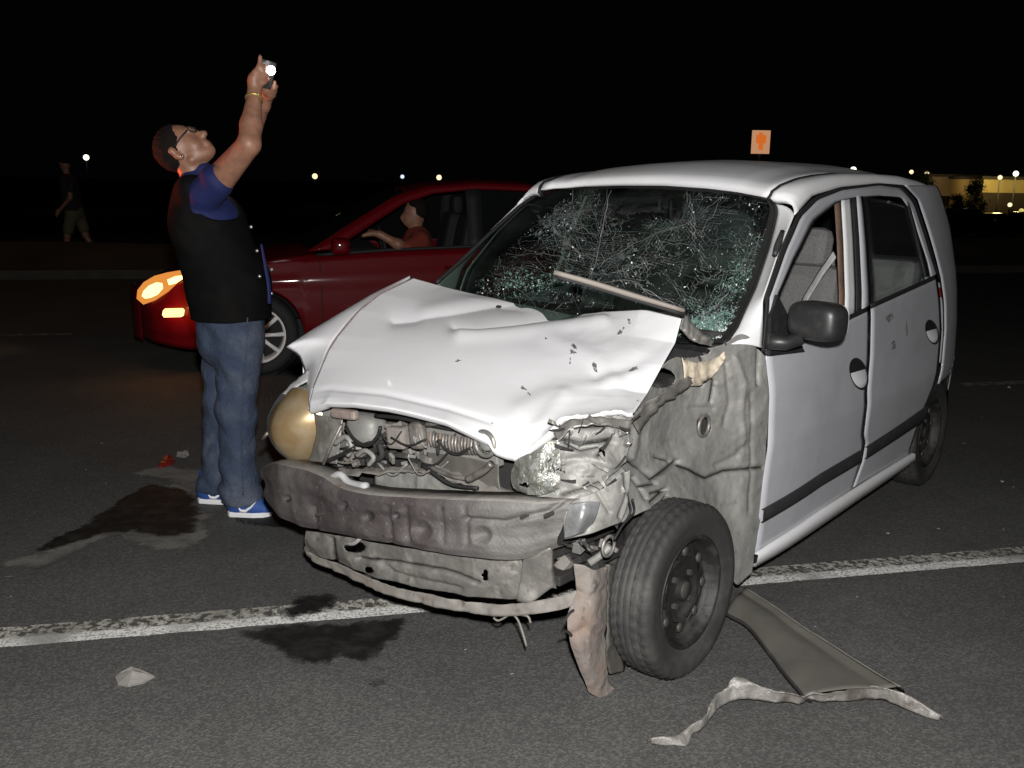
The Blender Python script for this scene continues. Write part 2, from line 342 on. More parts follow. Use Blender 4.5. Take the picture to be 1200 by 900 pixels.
def glass_m(name, tint, cracked=False):
    m = bpy.data.materials.new(name); m.use_nodes = True; nt = m.node_tree; nt.nodes.clear(); N = nt.nodes.new; L = nt.links.new
    out = N('ShaderNodeOutputMaterial'); tr = N('ShaderNodeBsdfTransparent'); tr.inputs[0].default_value = (*tint, 1)
    gl = N('ShaderNodeBsdfGlossy'); gl.inputs['Roughness'].default_value = .04 if not cracked else .06
    lw = N('ShaderNodeLayerWeight'); pw = N('ShaderNodeMath'); pw.operation = 'POWER'; L(lw.outputs['Facing'], pw.inputs[0]); pw.inputs[1].default_value = 4; fr = N('ShaderNodeMath'); fr.operation = 'MULTIPLY_ADD'; L(pw.outputs[0], fr.inputs[0]); fr.inputs[1].default_value = .8; fr.inputs[2].default_value = .04
    fm = N('ShaderNodeMath'); fm.operation = 'MULTIPLY'; L(fr.outputs[0], fm.inputs[0]); fm.inputs[1].default_value = .3 if cracked else 1; mx = N('ShaderNodeMixShader'); L(fm.outputs[0], mx.inputs[0]); L(tr.outputs[0], mx.inputs[1]); L(gl.outputs[0], mx.inputs[2]); last = mx
    if cracked:
        tc = N('ShaderNodeTexCoord')
        nd = N('ShaderNodeTexNoise'); nd.inputs['Scale'].default_value = 5; L(tc.outputs['Object'], nd.inputs['Vector'])
        vm = N('ShaderNodeVectorMath'); vm.operation = 'MULTIPLY_ADD'; L(nd.outputs['Color'], vm.inputs[0]); vm.inputs[1].default_value = (.5, .5, .5); L(tc.outputs['Object'], vm.inputs[2])
        webs = []
        for s, w, nlo in ((26, .02, .5), (60, .025, .56)):
            v = N('ShaderNodeTexVoronoi'); v.feature = 'DISTANCE_TO_EDGE'; v.inputs['Scale'].default_value = s; L(vm.outputs[0], v.inputs['Vector'])
            r = N('ShaderNodeMapRange'); r.inputs[1].default_value = 0; r.inputs[2].default_value = w; r.inputs[3].default_value = 1; r.inputs[4].default_value = 0; L(v.outputs['Distance'], r.inputs[0])
            n2 = N('ShaderNodeTexNoise'); n2.inputs['Scale'].default_value = 4.5; n2.inputs['Detail'].default_value = 4
            off = N('ShaderNodeVectorMath'); off.inputs[1].default_value = (s, s*.3, 2); L(tc.outputs['Object'], off.inputs[0]); L(off.outputs[0], n2.inputs['Vector'])
            r2 = N('ShaderNodeMapRange'); r2.inputs[1].default_value = nlo; r2.inputs[2].default_value = nlo+.17; L(n2.outputs['Fac'], r2.inputs[0])
            mm = N('ShaderNodeMath'); mm.operation = 'MULTIPLY'; L(r.outputs[0], mm.inputs[0]); L(r2.outputs[0], mm.inputs[1]); webs.append(mm)
        a = N('ShaderNodeMath'); a.operation = 'MAXIMUM'; L(webs[0].outputs[0], a.inputs[0]); L(webs[1].outputs[0], a.inputs[1])
        a2 = a
        at = N('ShaderNodeAttribute'); at.attribute_name = 'crush'
        a3 = N('ShaderNodeMath'); a3.operation = 'MULTIPLY'; L(a2.outputs[0], a3.inputs[0]); L(at.outputs['Fac'], a3.inputs[1])
        df = N('ShaderNodeBsdfDiffuse'); df.inputs[0].default_value = (.17, .19, .18, 1)
        m2 = N('ShaderNodeMixShader'); L(a3.outputs[0], m2.inputs[0]); L(mx.outputs[0], m2.inputs[1]); L(df.outputs[0], m2.inputs[2]); last = m2
        bp = N('ShaderNodeBump'); bp.inputs['Strength'].default_value = .15; bp.inputs['Distance'].default_value = .002; L(a3.outputs[0], bp.inputs['Height']); L(bp.outputs[0], gl.inputs['Normal'])
    if not cracked:
        du = N('ShaderNodeBsdfDiffuse'); du.inputs[0].default_value = (.4, .4, .38, 1); m3 = N('ShaderNodeMixShader'); m3.inputs[0].default_value = .012; L(last.outputs[0], m3.inputs[1]); L(du.outputs[0], m3.inputs[2]); last = m3
    if cracked:
        du = N('ShaderNodeBsdfDiffuse'); du.inputs[0].default_value = (.30, .34, .31, 1); m3 = N('ShaderNodeMixShader')
        n4 = N('ShaderNodeTexNoise'); n4.inputs['Scale'].default_value = 7; L(tc.outputs['Object'], n4.inputs['Vector']); r4 = N('ShaderNodeMapRange'); r4.inputs[1].default_value = .3; r4.inputs[2].default_value = .7; r4.inputs[3].default_value = .004; r4.inputs[4].default_value = .03; L(n4.outputs['Fac'], r4.inputs[0])
        L(r4.outputs[0], m3.inputs[0]); L(last.outputs[0], m3.inputs[1]); L(du.outputs[0], m3.inputs[2]); last = m3
    L(last.outputs[0], out.inputs[0]); return m
MT['windshield'] = glass_m('shattered_windshield_glass', (.30, .36, .33), True)
MT['clear'] = glass_m('clear_window_glass', (.86, .88, .87))
m = mat('yellowed_headlamp_lens', (.36, .245, .12), .3, .5, coat=1, noise=[(9, (.46, .37, .24), .42, .66)]); MT['lens'] = m
MT['lensclear'] = mat('broken_lamp_reflector', (.36, .36, .33), .38, .6, noise=[(16, (.2, .2, .17), .45, .6)], bump=.6, bscale=26, bdist=.02)

# ------------------------------------------------------------------ ground, road, lines
ROAD = math.radians(12.9); tv = np.array([math.cos(ROAD), math.sin(ROAD), 0]); nv = np.array([-math.sin(ROAD), math.cos(ROAD), 0])
def rp(s, p, z=0): return tv*s+nv*p+np.array([0, 0, z])
def road_sp(px, py, z=0):
    w = onw(px, py, 'z', z); return w@tv, w@nv
def sheet(name, s0, s1, p0, p1, z, m, ns=2, npp=2, kind='structure', parent=None, zf=None):
    P = np.array([[rp(s, p, z if zf is None else zf(s, p)) for p in np.linspace(p0, p1, npp)] for s in np.linspace(s0, s1, ns)])
    o = gridmesh(name, P, m, parent, smooth=False); 
    if kind: o['kind'] = kind
    return o
def terrain_z(s, p):
    if p < 24: return -.02
    return -.02-3*min(1, (p-24)/60)
ps_ = [-60, -8, 0, 10, 20, 24, 30, 40, 50, 60, 70, 84, 120, 300, 900]; ss_ = np.linspace(-900, 900, 25)
P = np.array([[rp(s, p, terrain_z(s, p)) for p in ps_] for s in ss_]); g = gridmesh('ground', P, MT['soil'], smooth=False); g['kind'] = 'structure'
sheet('road', -120, 120, -6, 14.6, 0, MT['asphalt'], 3, 3)
# kerb and dirt median
V = np.array([rp(s, p, z) for s in (-120, 120) for p, z in ((14.6, -.05), (14.6, .13), (14.78, .13), (14.78, -.05))])
mesh('kerb', V, [(0, 4, 5, 1), (1, 5, 6, 2), (2, 6, 7, 3), (0, 1, 2, 3), (4, 7, 6, 5)], MT['kerb'], smooth=False, bevel=.02)['kind'] = 'structure'
P = np.array([[rp(s, p, .09+.05*math.sin(s*.7+p)*min(1, (p-14.78)/1)+.25*max(0, 1-abs(p-17)/2.2)) for p in np.linspace(14.78, 20, 14)] for s in np.linspace(-60, 60, 121)])
gridmesh('dirt_median', P, MT['dirt'])['kind'] = 'structure'
# near lane line: own frame so that the worn pattern follows the line
def line_strip(name, s0, s1, p0, p1, m, gaps=()):
    n = int((s1-s0)/.02)
    S = np.linspace(s0, s1, n); Fc = []; V = []
    ed = [.006*mnoise.noise(Vector((s*9, 3, q)))+.004*mnoise.noise(Vector((s*40, 1, q))) for q in (0, 5) for s in S]
    for i, s in enumerate(S):
        V += [(s, 0+ed[i], .004), (s, (p1-p0)/2, .004), (s, (p1-p0)+ed[n+i], .004)]
    for i in range(n-1):
        if any(a < S[i] < b for a, b in gaps): continue
        Fc += [(3*i, 3*i+3, 3*i+4, 3*i+1), (3*i+1, 3*i+4, 3*i+5, 3*i+2)]
    o = mesh(name, V, Fc, m, smooth=False); o.location = tuple(nv*p0); o.rotation_euler = (0, 0, ROAD); o['kind'] = 'structure'; return o
def rs(px, py): return road_sp(px, py)[0]
gp = [(rs(107, 745), rs(109, 745))]
line_strip('lane_line', -9, 16, 3.07, 3.215, MT['line'], gp)
for k in range(6):
    s0 = rs(1126, 451)+9.2*k-18.4*0; line_strip('dashed_lane_mark', s0, s0+4.2, 6.13, 6.23, MT['line2'])
for k in range(3):
    s0 = rs(84, 392)-4.2-9.2*k; line_strip('dashed_lane_mark', s0, s0+4.2, 9.47, 9.57, MT['line2'])
# spills on the road (irregular outlines in road coordinates)
def soft(m):
    nt = m.node_tree; out = nt.nodes['Material Output']; b = nt.nodes['Principled BSDF']
    at = nt.nodes.new('ShaderNodeAttribute'); at.attribute_name = 'cover'; tc = nt.nodes.new('ShaderNodeTexCoord')
    n = nt.nodes.new('ShaderNodeTexNoise'); n.inputs['Scale'].default_value = 26; n.inputs['Detail'].default_value = 8; n.inputs['Roughness'].default_value = .75; nt.links.new(tc.outputs['Object'], n.inputs['Vector'])
    a = nt.nodes.new('ShaderNodeMath'); a.operation = 'ADD'; nt.links.new(at.outputs['Fac'], a.inputs[0]); nt.links.new(n.outputs['Fac'], a.inputs[1])
    r = nt.nodes.new('ShaderNodeMapRange'); r.inputs[1].default_value = .86; r.inputs[2].default_value = 1.26; nt.links.new(a.outputs[0], r.inputs[0])
    t = nt.nodes.new('ShaderNodeBsdfTransparent'); mx = nt.nodes.new('ShaderNodeMixShader'); nt.links.new(r.outputs[0], mx.inputs[0]); nt.links.new(t.outputs[0], mx.inputs[1]); nt.links.new(b.outputs[0], mx.inputs[2]); nt.links.new(mx.outputs[0], out.inputs[0])
soft(MT['oil']); soft(MT['dust'])
def blotch(name, pts, m, z, ragged=.03, n=260, label=None, seed=0):
    P = np.array([onw(x, y, 'z', z) for x, y in pts]); P = catmull(np.vstack([P, P[:1]]), n)[:-1]
    c = P.mean(0); d = P-c
    for i, q in enumerate(P):
        k = ragged*(mnoise.noise(Vector((q[0]*7, q[1]*7, seed)))+.6*mnoise.noise(Vector((q[0]*22, q[1]*22, seed)))+.35*mnoise.noise(Vector((q[0]*70, q[1]*70, seed))))
        P[i] = q+d[i]/np.linalg.norm(d[i])*k
    # fine grid over the outline; coverage fades over a few centimetres at the rim
    lo_, hi_ = P.min(0)-.12, P.max(0)+.12; st = .018; gx, gy = np.arange(lo_[0], hi_[0], st), np.arange(lo_[1], hi_[1], st)
    G = np.stack(np.meshgrid(gx, gy, indexing='ij'), -1).reshape(-1, 2); Q = np.vstack([P, P[:1]])[:, :2]
    d = np.sqrt(((G[:, None]-P[None, ::3, :2])**2).sum(-1)).min(1); ins = np.zeros(len(G), bool)
    for a_, b_ in zip(Q[:-1], Q[1:]):
        c_ = (a_[1] > G[:, 1]) != (b_[1] > G[:, 1]); ins ^= c_ & (G[:, 0] < (b_[0]-a_[0])*(G[:, 1]-a_[1])/(b_[1]-a_[1]+1e-12)+a_[0])
    cov = np.clip(.5+np.where(ins, d, -d)/.10, 0, 1)
    Fc = [f for f in gridfaces(len(gx), len(gy)) if cov[list(f)].max() > 0]; used = sorted({i for f in Fc for i in f}); mp = {u: i for i, u in enumerate(used)}
    o = mesh(name, np.c_[G[used], np.full(len(used), z)], [tuple(mp[i] for i in f) for f in Fc], m); o['kind'] = 'stuff'
    o.data.attributes.new('cover', 'FLOAT', 'POINT').data.foreach_set('value', cov[used].astype(np.float32))
    if label: o['label'] = label; o['category'] = 'spill'
    return o
blotch('dust_patch', [(12, 655), (70, 640), (120, 605), (180, 575), (235, 560), (250, 575), (205, 590), (235, 600), (245, 630), (190, 643), (130, 630), (80, 652), (40, 668)], MT['dust'], .004, .06, seed=3)
blotch('oil_and_dark_patch', [(35, 648), (110, 606), (165, 572), (215, 572), (228, 590), (235, 612), (200, 628), (140, 622), (80, 637)], MT['oil'], .008, .05, seed=1)
blotch('dust_patch', [(150, 555), (200, 545), (240, 552), (262, 575), (240, 583), (205, 565)], MT['dust'], .006, .05, seed=5)
blotch('oil_and_dark_patch', [(270, 607), (300, 604), (345, 607), (350, 616), (300, 617)], MT['oil'], .005, .03, seed=8)  # dark patch beside the shoes, drawn in the oil material
blotch('oil_and_dark_patch', [(284, 741), (330, 733), (400, 730), (466, 728), (464, 748), (440, 762), (425, 775), (395, 768), (360, 778), (325, 760), (300, 753)], MT['oil'], .008, .04, seed=2)
blotch('oil_and_dark_patch', [(335, 712), (355, 698), (390, 697), (388, 708), (360, 719), (340, 724)], MT['oil'], .0085, .03, seed=6)
blotch('oil_and_dark_patch', [(430, 795), (445, 798), (440, 803)], MT['oil'], .004, .01, seed=4)

# ------------------------------------------------------------------ WHITE WRECKED CAR
car = empty('wrecked_car', (CX, CY, 0), YAW)
tag(car, 'white five door hatchback with crumpled hood, shattered windshield and torn off front fender', 'car')
zt = [.15, .25, .45, .60, .80, .95, 1.05, 1.25, 1.44, 1.52]; yt = [.695, .712, .728, .741, .733, .718, .702, .655, .605, .575]
def ys(x, z):
    y = np.interp(z, zt, yt); r = np.maximum(0, -(np.asarray(x)+2.15)); return y-.12*np.maximum(0, np.asarray(x)+.85)**2-.17*r**2-.35*np.maximum(0, -(np.asarray(x)+2.62))**1.5
def FL(px, py, off=0.):
    y = .72
    for _ in range(12): p = onc(px, py, 'y', y+off); y = float(ys(p[0], p[2]))
    return p
def FLc(pts, off=0.): return np.array([FL(*p, off) for p in pts])
def flank(name, A, B, mt, off=0., n=26, m=8, mirror=True, solid=.004, smoothcurve=True, parent=car):
    A = FLc(A, off) if len(A[0]) == 2 else np.array(A); B = FLc(B, off) if len(B[0]) == 2 else np.array(B)
    A = resample(A, n); B = resample(B, n)
    u = np.linspace(0, 1, m)[None, :, None]; P = A[:, None]*(1-u)+B[:, None]*u
    P[..., 1] = ys(P[..., 0], P[..., 2])+off
    o = gridmesh(name, P, mt, parent, solid=solid); o2 = None
    if mirror:
        Q = P.copy(); Q[..., 1] *= -1; o2 = gridmesh(name, Q, mt, parent, solid=solid)
    return o, o2
gapF = [(897, 416), (898, 425), (902, 465), (900, 522), (894, 564), (889, 612), (884, 648)]
gapM = [(1019, 363), (1015, 459), (1011, 510), (1013, 519), (1009, 541), (998, 573)]
gapM2 = [(1020.8, 361), (1016.8, 459), (1012.8, 510), (1014.8, 519), (1010.8, 541), (999.8, 571)]
gapR = [(1098, 326), (1102, 360), (1103, 390), (1100, 425), (1095, 450), (1085, 474), (1074, 503), (1064, 533)]
gapRo = [(1102, 325), (1106, 360), (1107, 390), (1104, 425), (1099, 450)]
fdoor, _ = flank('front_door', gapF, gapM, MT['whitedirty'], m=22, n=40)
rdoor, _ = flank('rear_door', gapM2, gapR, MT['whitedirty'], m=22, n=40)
# door shut lines (dark rubber just behind) and bright edges
flank('door_seam', [(x-1, y) for x, y in gapM], [(x+1, y) for x, y in gapM2], MT['rubber'], -.008, m=3)
# door frames around the windows
Gout = [(890, 405), (894, 350), (914, 290), (931, 252), (952, 229), (985, 219), (1030, 214.5), (1060, 217), (1076, 234), (1090, 277), (1098, 305), (1104, 326)]
Gout0 = Gout; Gap = [(897, 416), (902, 350), (922, 293), (939, 254), (959, 234), (987, 223), (1030, 217.5), (1056, 221), (1071, 237), (1085, 279), (1093, 307), (1100, 327)]
Gout = [(a[0]*.55+b[0]*.45, a[1]*.55+b[1]*.45) for a, b in zip(Gout, Gap)]
Win = [(907, 400), (911, 345), (931, 300), (953, 257), (979, 236), (1001, 231), (1030, 229), (1056, 231), (1067, 246), (1078, 279), (1087, 306), (1091, 325)]
flank('door_seal', Gout, Gap, MT['rubber'], -.012, n=60, m=3)
o, _ = flank('door_frame', Gap, Win, MT['whitedirty'], 0, n=60, m=4, parent=car)
# pillar between the doors
flank('pillar_trim', [(978, 238), (983, 366)], [(987, 236), (991, 368)], MT['brown'], -.035, n=12, m=3)
flank('door_pillar', [(986, 235), (990, 369)], [(998, 233), (1003, 368)], MT['white'], -.012, n=12, m=4)
flank('pillar_seal', [(998, 232), (1003, 368)], [(1005, 231), (1011, 366)], MT['rubber'], -.006, n=12, m=3)
flank('window_divider', [(1004, 230), (1010, 366)], [(1011, 230), (1020, 362)], MT['whitedirty'], .002, n=12, m=3)
# cloth and plastic trim lining the inside of the frames
flank('inner_trim', [(x-5, y-3) for x, y in Gap], [(x+2, y+1) for x, y in Win], MT['trim'], -.022, n=60, m=3)
flank('inner_trim', [(999, 231), (1001, 372)], [(1014, 229), (1024, 364)], MT['trim'], -.03, n=14, m=3)
# rear window glass and belt seals
flank('rear_window_glass', [(1010, 230), (1019, 358)], [(1066, 240), (1092, 324)], MT['clear'], -.008, n=14, m=8, solid=.003)
flank('quarter_divider', [(1062, 236), (1085, 325)], [(1065, 237), (1088, 324)], MT['rubber'], .0, n=14, m=2)
flank('belt_seal', [(897, 411), (1019, 358)], [(897, 417), (1019, 363.5)], MT['rubber'], .004, n=14, m=3)
flank('belt_seal', [(1020, 356.5), (1098, 321)], [(1021, 361.5), (1099, 326)], MT['rubber'], .004, n=14, m=3)
# moulding along the doors
def strip3(name, top, bot, mt, off):
    A, B = resample(FLc(top), 20), resample(FLc(bot), 20); rows = [A, A, B, B]
    for s in (1, -1):
        P = np.stack([A, A, A*.5+B*.5, B, B], 1); P[..., 1] = ys(P[..., 0], P[..., 2])
        P[:, 1:4, 1] += off; P[..., 1] *= s; gridmesh(name, P, mt, car)
strip3('door_moulding', [(891, 597), (911, 586), (960, 555), (1007, 527.5)], [(890, 612), (911, 600), (960, 568.5), (1007, 541)], MT['trim'], .012)
strip3('door_moulding', [(1013, 524), (1050, 500), (1085, 475.5)], [(1012, 537.5), (1050, 513), (1080, 493)], MT['trim'], .012)
# sill
sa = [(883, 649), (902, 636), (960, 598), (1020, 560), (1068, 531)]; sb = [(880, 663), (928, 634.5), (1000, 586), (1040, 559), (1068, 540)]
strip3('sill', sa, sb, MT['white'], .018)
A = resample(FLc(sb), 16)
for s in (1, -1):
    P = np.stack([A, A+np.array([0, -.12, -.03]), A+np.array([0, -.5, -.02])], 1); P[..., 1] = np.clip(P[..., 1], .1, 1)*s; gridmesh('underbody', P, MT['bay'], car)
# door handles: recess with a dark cup and a light lower flap
for cx_, cy_, w, h in ((1005, 438, 10.5, 19.5), (1091, 389, 7.5, 15)):
    th = np.linspace(0, 2*math.pi, 33)[:-1]
    def ringpx(k, off, rot=.28): 
        return np.array([FL(cx_+k*(w*math.cos(t)*math.cos(rot)-h*math.sin(t)*math.sin(-rot))*1., cy_+k*(h*math.sin(t)*math.cos(rot)-w*math.cos(t)*math.sin(rot)), 0) for t in th])+np.array([0, off, 0])
    r1, r2, r3 = ringpx(1.0, .0055), ringpx(.86, .004), ringpx(.86, .0045)
    for s in (1, -1):
        S = np.array([1, s, 1])
        hd = mesh('door_handle', np.vstack([r1*S, r2*S, (r2*S).mean(0)[None]]), [(i, (i+1) % 32, 32+(i+1) % 32, 32+i) for i in range(32)]+[(32+i, 32+(i+1) % 32, 64) for i in range(32)], MT['black'], car, smooth=False)
        # pull flap covers the lower half
        low = [i for i in range(32) if math.sin(th[i]) > -.35]
        mid = r3[low]*S+np.array([0, .012*s, 0])
        V = np.vstack([r3[low]*S, r3[low].mean(0)[None]*S+np.array([0, .016*s, 0])]); k = len(low)
        mesh('pull_flap', V, [(i, i+1, k) for i in range(k-1)]+[(k-1, 0, k)], MT['white'], hd)
# rear quarter panels with wheel arch and rear corner
RX = -2.86
def Rc(px, py, x): return onc(px, py, 'x', x)
cB = [(1060, 217), (1076, 234), (1090, 277), (1098, 305), (1103, 326), (1107, 360), (1107, 390), (1104, 425), (1099, 450)]
A_ = resample(FLc(cB), 50)
zs = A_[:, 2]
def rear_x(z): return np.interp(z, [.3, .5, .75, 1.0, 1.2, 1.42, 1.5], [-2.82, -2.86, -2.87, -2.83, -2.72, -2.52, -2.42])
cols = []
for u in np.linspace(0, 1, 14):
    Q = A_.copy(); Q[:, 0] = A_[:, 0]*(1-u)+rear_x(zs)*u
    Q[:, 1] = ys(Q[:, 0], Q[:, 2]); cols.append(Q)
# wrap onto the tail
for dy in (.05, .12):
    Q = cols[13].copy(); Q[:, 1] -= dy; Q[:, 0] -= .035*(dy/.12)**.5; cols.append(Q)
P = np.stack(cols, 1)
for s in (1, -1):
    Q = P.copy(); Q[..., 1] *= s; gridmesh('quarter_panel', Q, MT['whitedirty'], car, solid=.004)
# lower quarter: arch around the rear wheel
hx, hz, hr = -2.38, .275, .33
rows = []
for a in np.radians(np.linspace(62, -8, 20)):
    e = np.array([hx-hr*math.cos(a), 0, hz+hr*math.sin(a)]); o_ = np.array([np.interp(e[2], [.2, .5, .8], [-2.83, -2.86, -2.88]), 0, max(.22, e[2]+.04+.16*math.sin(a))])
    r_ = []
    for u in np.linspace(0, 1, 8):
        q = e*(1-u)+o_*u; q[1] = ys(q[0], q[2]); r_.append(q)
    rows.append(r_)
P = np.array(rows)
for s in (1, -1):
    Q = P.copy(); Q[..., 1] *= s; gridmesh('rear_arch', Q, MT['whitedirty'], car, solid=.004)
# dark wheel housing
V, Fc = lathe_data([(.33, -.16), (.33, .13), (.1, -.16)], 40, math.radians(-10), math.radians(190))
for s in (1, -1):
    mesh('wheel_housing', V*np.array([1, 1, 1])+np.array([hx, s*.55, hz]), Fc, MT['bay'], car)
# scuffs on the rear door
for pts in ([(1060, 385), (1061, 375), (1063, 392), (1061, 394)], [(1043, 402), (1047, 398), (1049, 408), (1044, 410)], [(1036, 372), (1044, 366), (1046, 372), (1040, 378)]):
    Q = FLc(pts)+np.array([0, .0045, 0]); mesh('scuff', Q, [(0, 1, 2, 3)], MT['scuff'], rdoor, smooth=False)
# tail gate and rear lamp
P = []
for z in np.linspace(.35, 1.0, 14):
    x = rear_x(z)-.035; w = float(ys(rear_x(z), z))-.12; P.append([[x-.02*math.cos(t*math.pi/2), w*t, z] for t in np.linspace(-1, 1, 14)])
gridmesh('tailgate', np.array(P), MT['whitedirty'], car, solid=.004)
P = []
for z in np.linspace(1.0, 1.47, 12):
    x = rear_x(z)-.033; w = float(ys(rear_x(z), z))-.11; P.append([[x-.02*math.cos(t*math.pi/2), w*t, z] for t in np.linspace(-1, 1, 14)])
gridmesh('rear_window', np.array(P), MT['carglass'], car, solid=.004)
P = np.array([[[x, y, 1.475-.02*abs(y)**2-.03*max(0, -2.2-x)] for y in np.linspace(-.5, .5, 8)] for x in np.linspace(-.95, -2.5, 10)]); gridmesh('headlining', P, MT['trim'], car)
for s in (1, -1):
    P = np.array([[[rear_x(z)-.012-.01*k, s*(float(ys(rear_x(z), z))-.03-.08*k), z] for k in (0, .5, 1)] for z in np.linspace(.89, .94, 8)]); gridmesh('tail_lamp', P, MT['redplastic'], car, solid=.01)
# ------- A pillars, side rails and roof
wsR = [(848, 404), (863, 385), (885, 338), (901, 290), (908, 262), (911, 247), (907, 239), (900, 232)]   # windshield edge, car's left
wsx = [-.28, -.37, -.54, -.68, -.76, -.79, -.80, -.82]
WL = np.array([onc(px, py, 'x', x) for (px, py), x in zip(wsR, wsx)])
rail_in = np.array([onc(x, y, 'y', v) for x, y, v in [(898, 230, .515), (912, 219, .53), (931, 211, .535), (950, 207, .535), (973, 204.5, .53)]]+[[-1.9, .515, 1.50], [-2.2, .50, 1.485], [-2.45, .48, 1.45]])
print('rail', rail_in.round(2).tolist())
pil_out = FLc([(893, 408), (894, 350), (914, 290), (931, 252)])
n_ = 30
A = resample(np.vstack([WL[:-1]]), n_); B = resample(pil_out, n_)
u = np.linspace(0, 1, 7)[None, :, None]; P = A[:, None]*(1-u)+B[:, None]*u; P += normals(P)*0
P[..., 1] += .012*np.sin(np.pi*u[..., 0]); P[..., 2] += .008*np.sin(np.pi*u[..., 0])
for s in (1, -1):
    Q = P.copy(); Q[..., 1] *= s
    if s < 0:
        A_r = resample(np.array([onc(px, py, 'y', -y) for (px, py), y in zip([(511, 332), (540, 306), (570, 277.5), (610, 241), (640, 222)], [.645, .635, .615, .60, .585])]), n_); B_r = B*np.array([1, -1, 1]); Q = A_r[:, None]*(1-u)+B_r[:, None]*u
    gridmesh('windshield_pillar', Q, MT['white'], car, solid=.004)
A2 = resample(WL[:-1], n_)+np.array([-.03, -.005, -.01]); B2 = resample(pil_out, n_)+np.array([-.02, -.03, -.01]); P = np.stack([A2, (A2+B2)/2, B2], 1)
rail_out = FLc([(931, 252), (952, 229), (985, 219), (1030, 214.5), (1060, 217)])
A = resample(np.vstack([WL[-2:-1], rail_in]), 40); B = resample(np.vstack([rail_out, [-2.52, ys(-2.52, 1.42), 1.42]]), 40)
u = np.linspace(0, 1, 9)[None, :, None]; P = A[:, None]*(1-u)+B[:, None]*u
P[..., 1] += .022*np.sin(np.pi*u[..., 0]); P[..., 2] += .018*np.sin(np.pi*u[..., 0])
for s in (1, -1):
    Q = P.copy(); Q[..., 1] *= s; gridmesh('roof_rail', Q, MT['white'], car, solid=.004)
    Q = np.array([[a+np.array([0, -.004, -.003]), a+np.array([0, .009, -.002])] for a in resample(rail_in, 40)])+np.array([0, 0, .003]); Q[..., 1] *= s
    tube('drip_moulding', (resample(np.vstack([WL[-2:-1], rail_in]), 40)+np.array([0, .002, .001]))*np.array([1, s, 1]), .0065, MT['rubber'], car)
# roof
hdr = [(900, 232), (870, 226), (830, 221), (780, 217.5), (727, 217), (690, 217.5), (655, 219), (645, 221)]
hx_ = [-.82, -.85, -.875, -.90, -.905, -.905, -.88, -.86]
HD = np.array([onc(px, py, 'x', x) for (px, py), x in zip(hdr, hx_)])
m_ = 30; L_ = resample(np.vstack([HD[:1], rail_in]), 36); R2 = L_*np.array([1, -1, 1])
Bf = resample(HD, m_); Tb = np.array([[-2.45-.12*(1-t*t), .48*t, 1.45+.05*(1-t*t)] for t in np.linspace(1, -1, m_)])
R2[0] = Bf[-1]
P = coons(Bf, Tb, L_, R2, 36, m_)
ui = np.linspace(-1, 1, m_)[None, :]; vi = np.linspace(0, 1, 36)[:, None]
P[..., 2] += (1-ui**2)*.020*np.clip(vi*5, 0, 1)*(1-vi**4*.7)
P[..., 2] -= .008*np.exp(-((np.abs(ui)-.82)/.05)**2)*np.clip(vi*8, 0, 1)
gridmesh('roof', P, MT['white'], car, solid=.005)
# windshield
wsL = [(511, 332), (540, 306), (570, 277.5), (610, 241), (640, 222)]
WR = np.array([onc(px, py, 'y', -y) for (px, py), y in zip(wsL, [.645, .635, .615, .60, .585])])
wB = np.array([onc(*q) for q in [(511, 332, 'y', -.645), (560, 352, 'x', -.2), (640, 375, 'x', -.15), (740, 398, 'x', -.17), (848, 404, 'x', -.28)]])
WS = coons(catmull(wB, 40)[::-1], HD, WL, WR[:, :], 60, 80)
PW = proj_c(WS.reshape(-1, 3)).reshape(60, 80, 2)
NW = normals(WS); 
if NW[30, 40, 0] < 0: NW = -NW
uu = np.linspace(0, 1, 80)[None, :]; vv = np.linspace(0, 1, 60)[:, None]
WS0 = WS+NW*.025*(np.sin(np.pi*uu)*np.sin(np.pi*vv))[..., None]
imp = [((700, 275), 70, .05), ((835, 350), 60, .06), ((800, 250), 60, .03)]
dent = np.zeros(PW.shape[:2])
for (cx_, cy_), r_, a_ in imp: dent += a_*np.exp(-((PW[..., 0]-cx_)**2+(PW[..., 1]-cy_)**2)/(2*(r_*.6)**2))
edge = np.minimum(np.minimum(uu, 1-uu)*8, np.minimum(vv, 1-vv)*8).clip(0, 1)
crn = folds(WS0, 7).reshape(60, 80)
WS1 = WS0-NW*((dent+.008*crn)*edge)[..., None]
ws = gridmesh('windshield', WS1, MT['windshield'], car, smooth=False)
cr_att = ws.data.attributes.new('crush', 'FLOAT', 'POINT')
px_, py_ = PW[..., 0], PW[..., 1]
# intact band on the car's right side, densest crazing on the left
leftline = np.interp(py_, [220, 334], [660, 545]); crush = np.clip((px_-leftline)/30, 0, 1)
crush *= np.where((px_ > 715) & (px_ < 800) & (py_ < 252), .15, 1)
cr_att.data.foreach_set('value', crush.reshape(-1).astype(np.float32))
# gasket
ring = np.vstack([WS[0, :], WS[:, -1], WS[-1, ::-1], WS[::-1, 0]])
for a, b in ((WS[-1], 'windshield_seal'), (WS[:, 0], 'windshield_seal'), (WS[:, -1], 'windshield_seal')):
    tube(b, a[::2], .009, MT['rubber'], car)
# inner black band (frit)
k_ = 3
for sl in (WS1[:, :k_], WS1[-k_:, :]):
    gridmesh('windshield_border', sl+NW[0, 0]*.003+np.array([.002, 0, .002]), MT['rubber'], car, smooth=False)
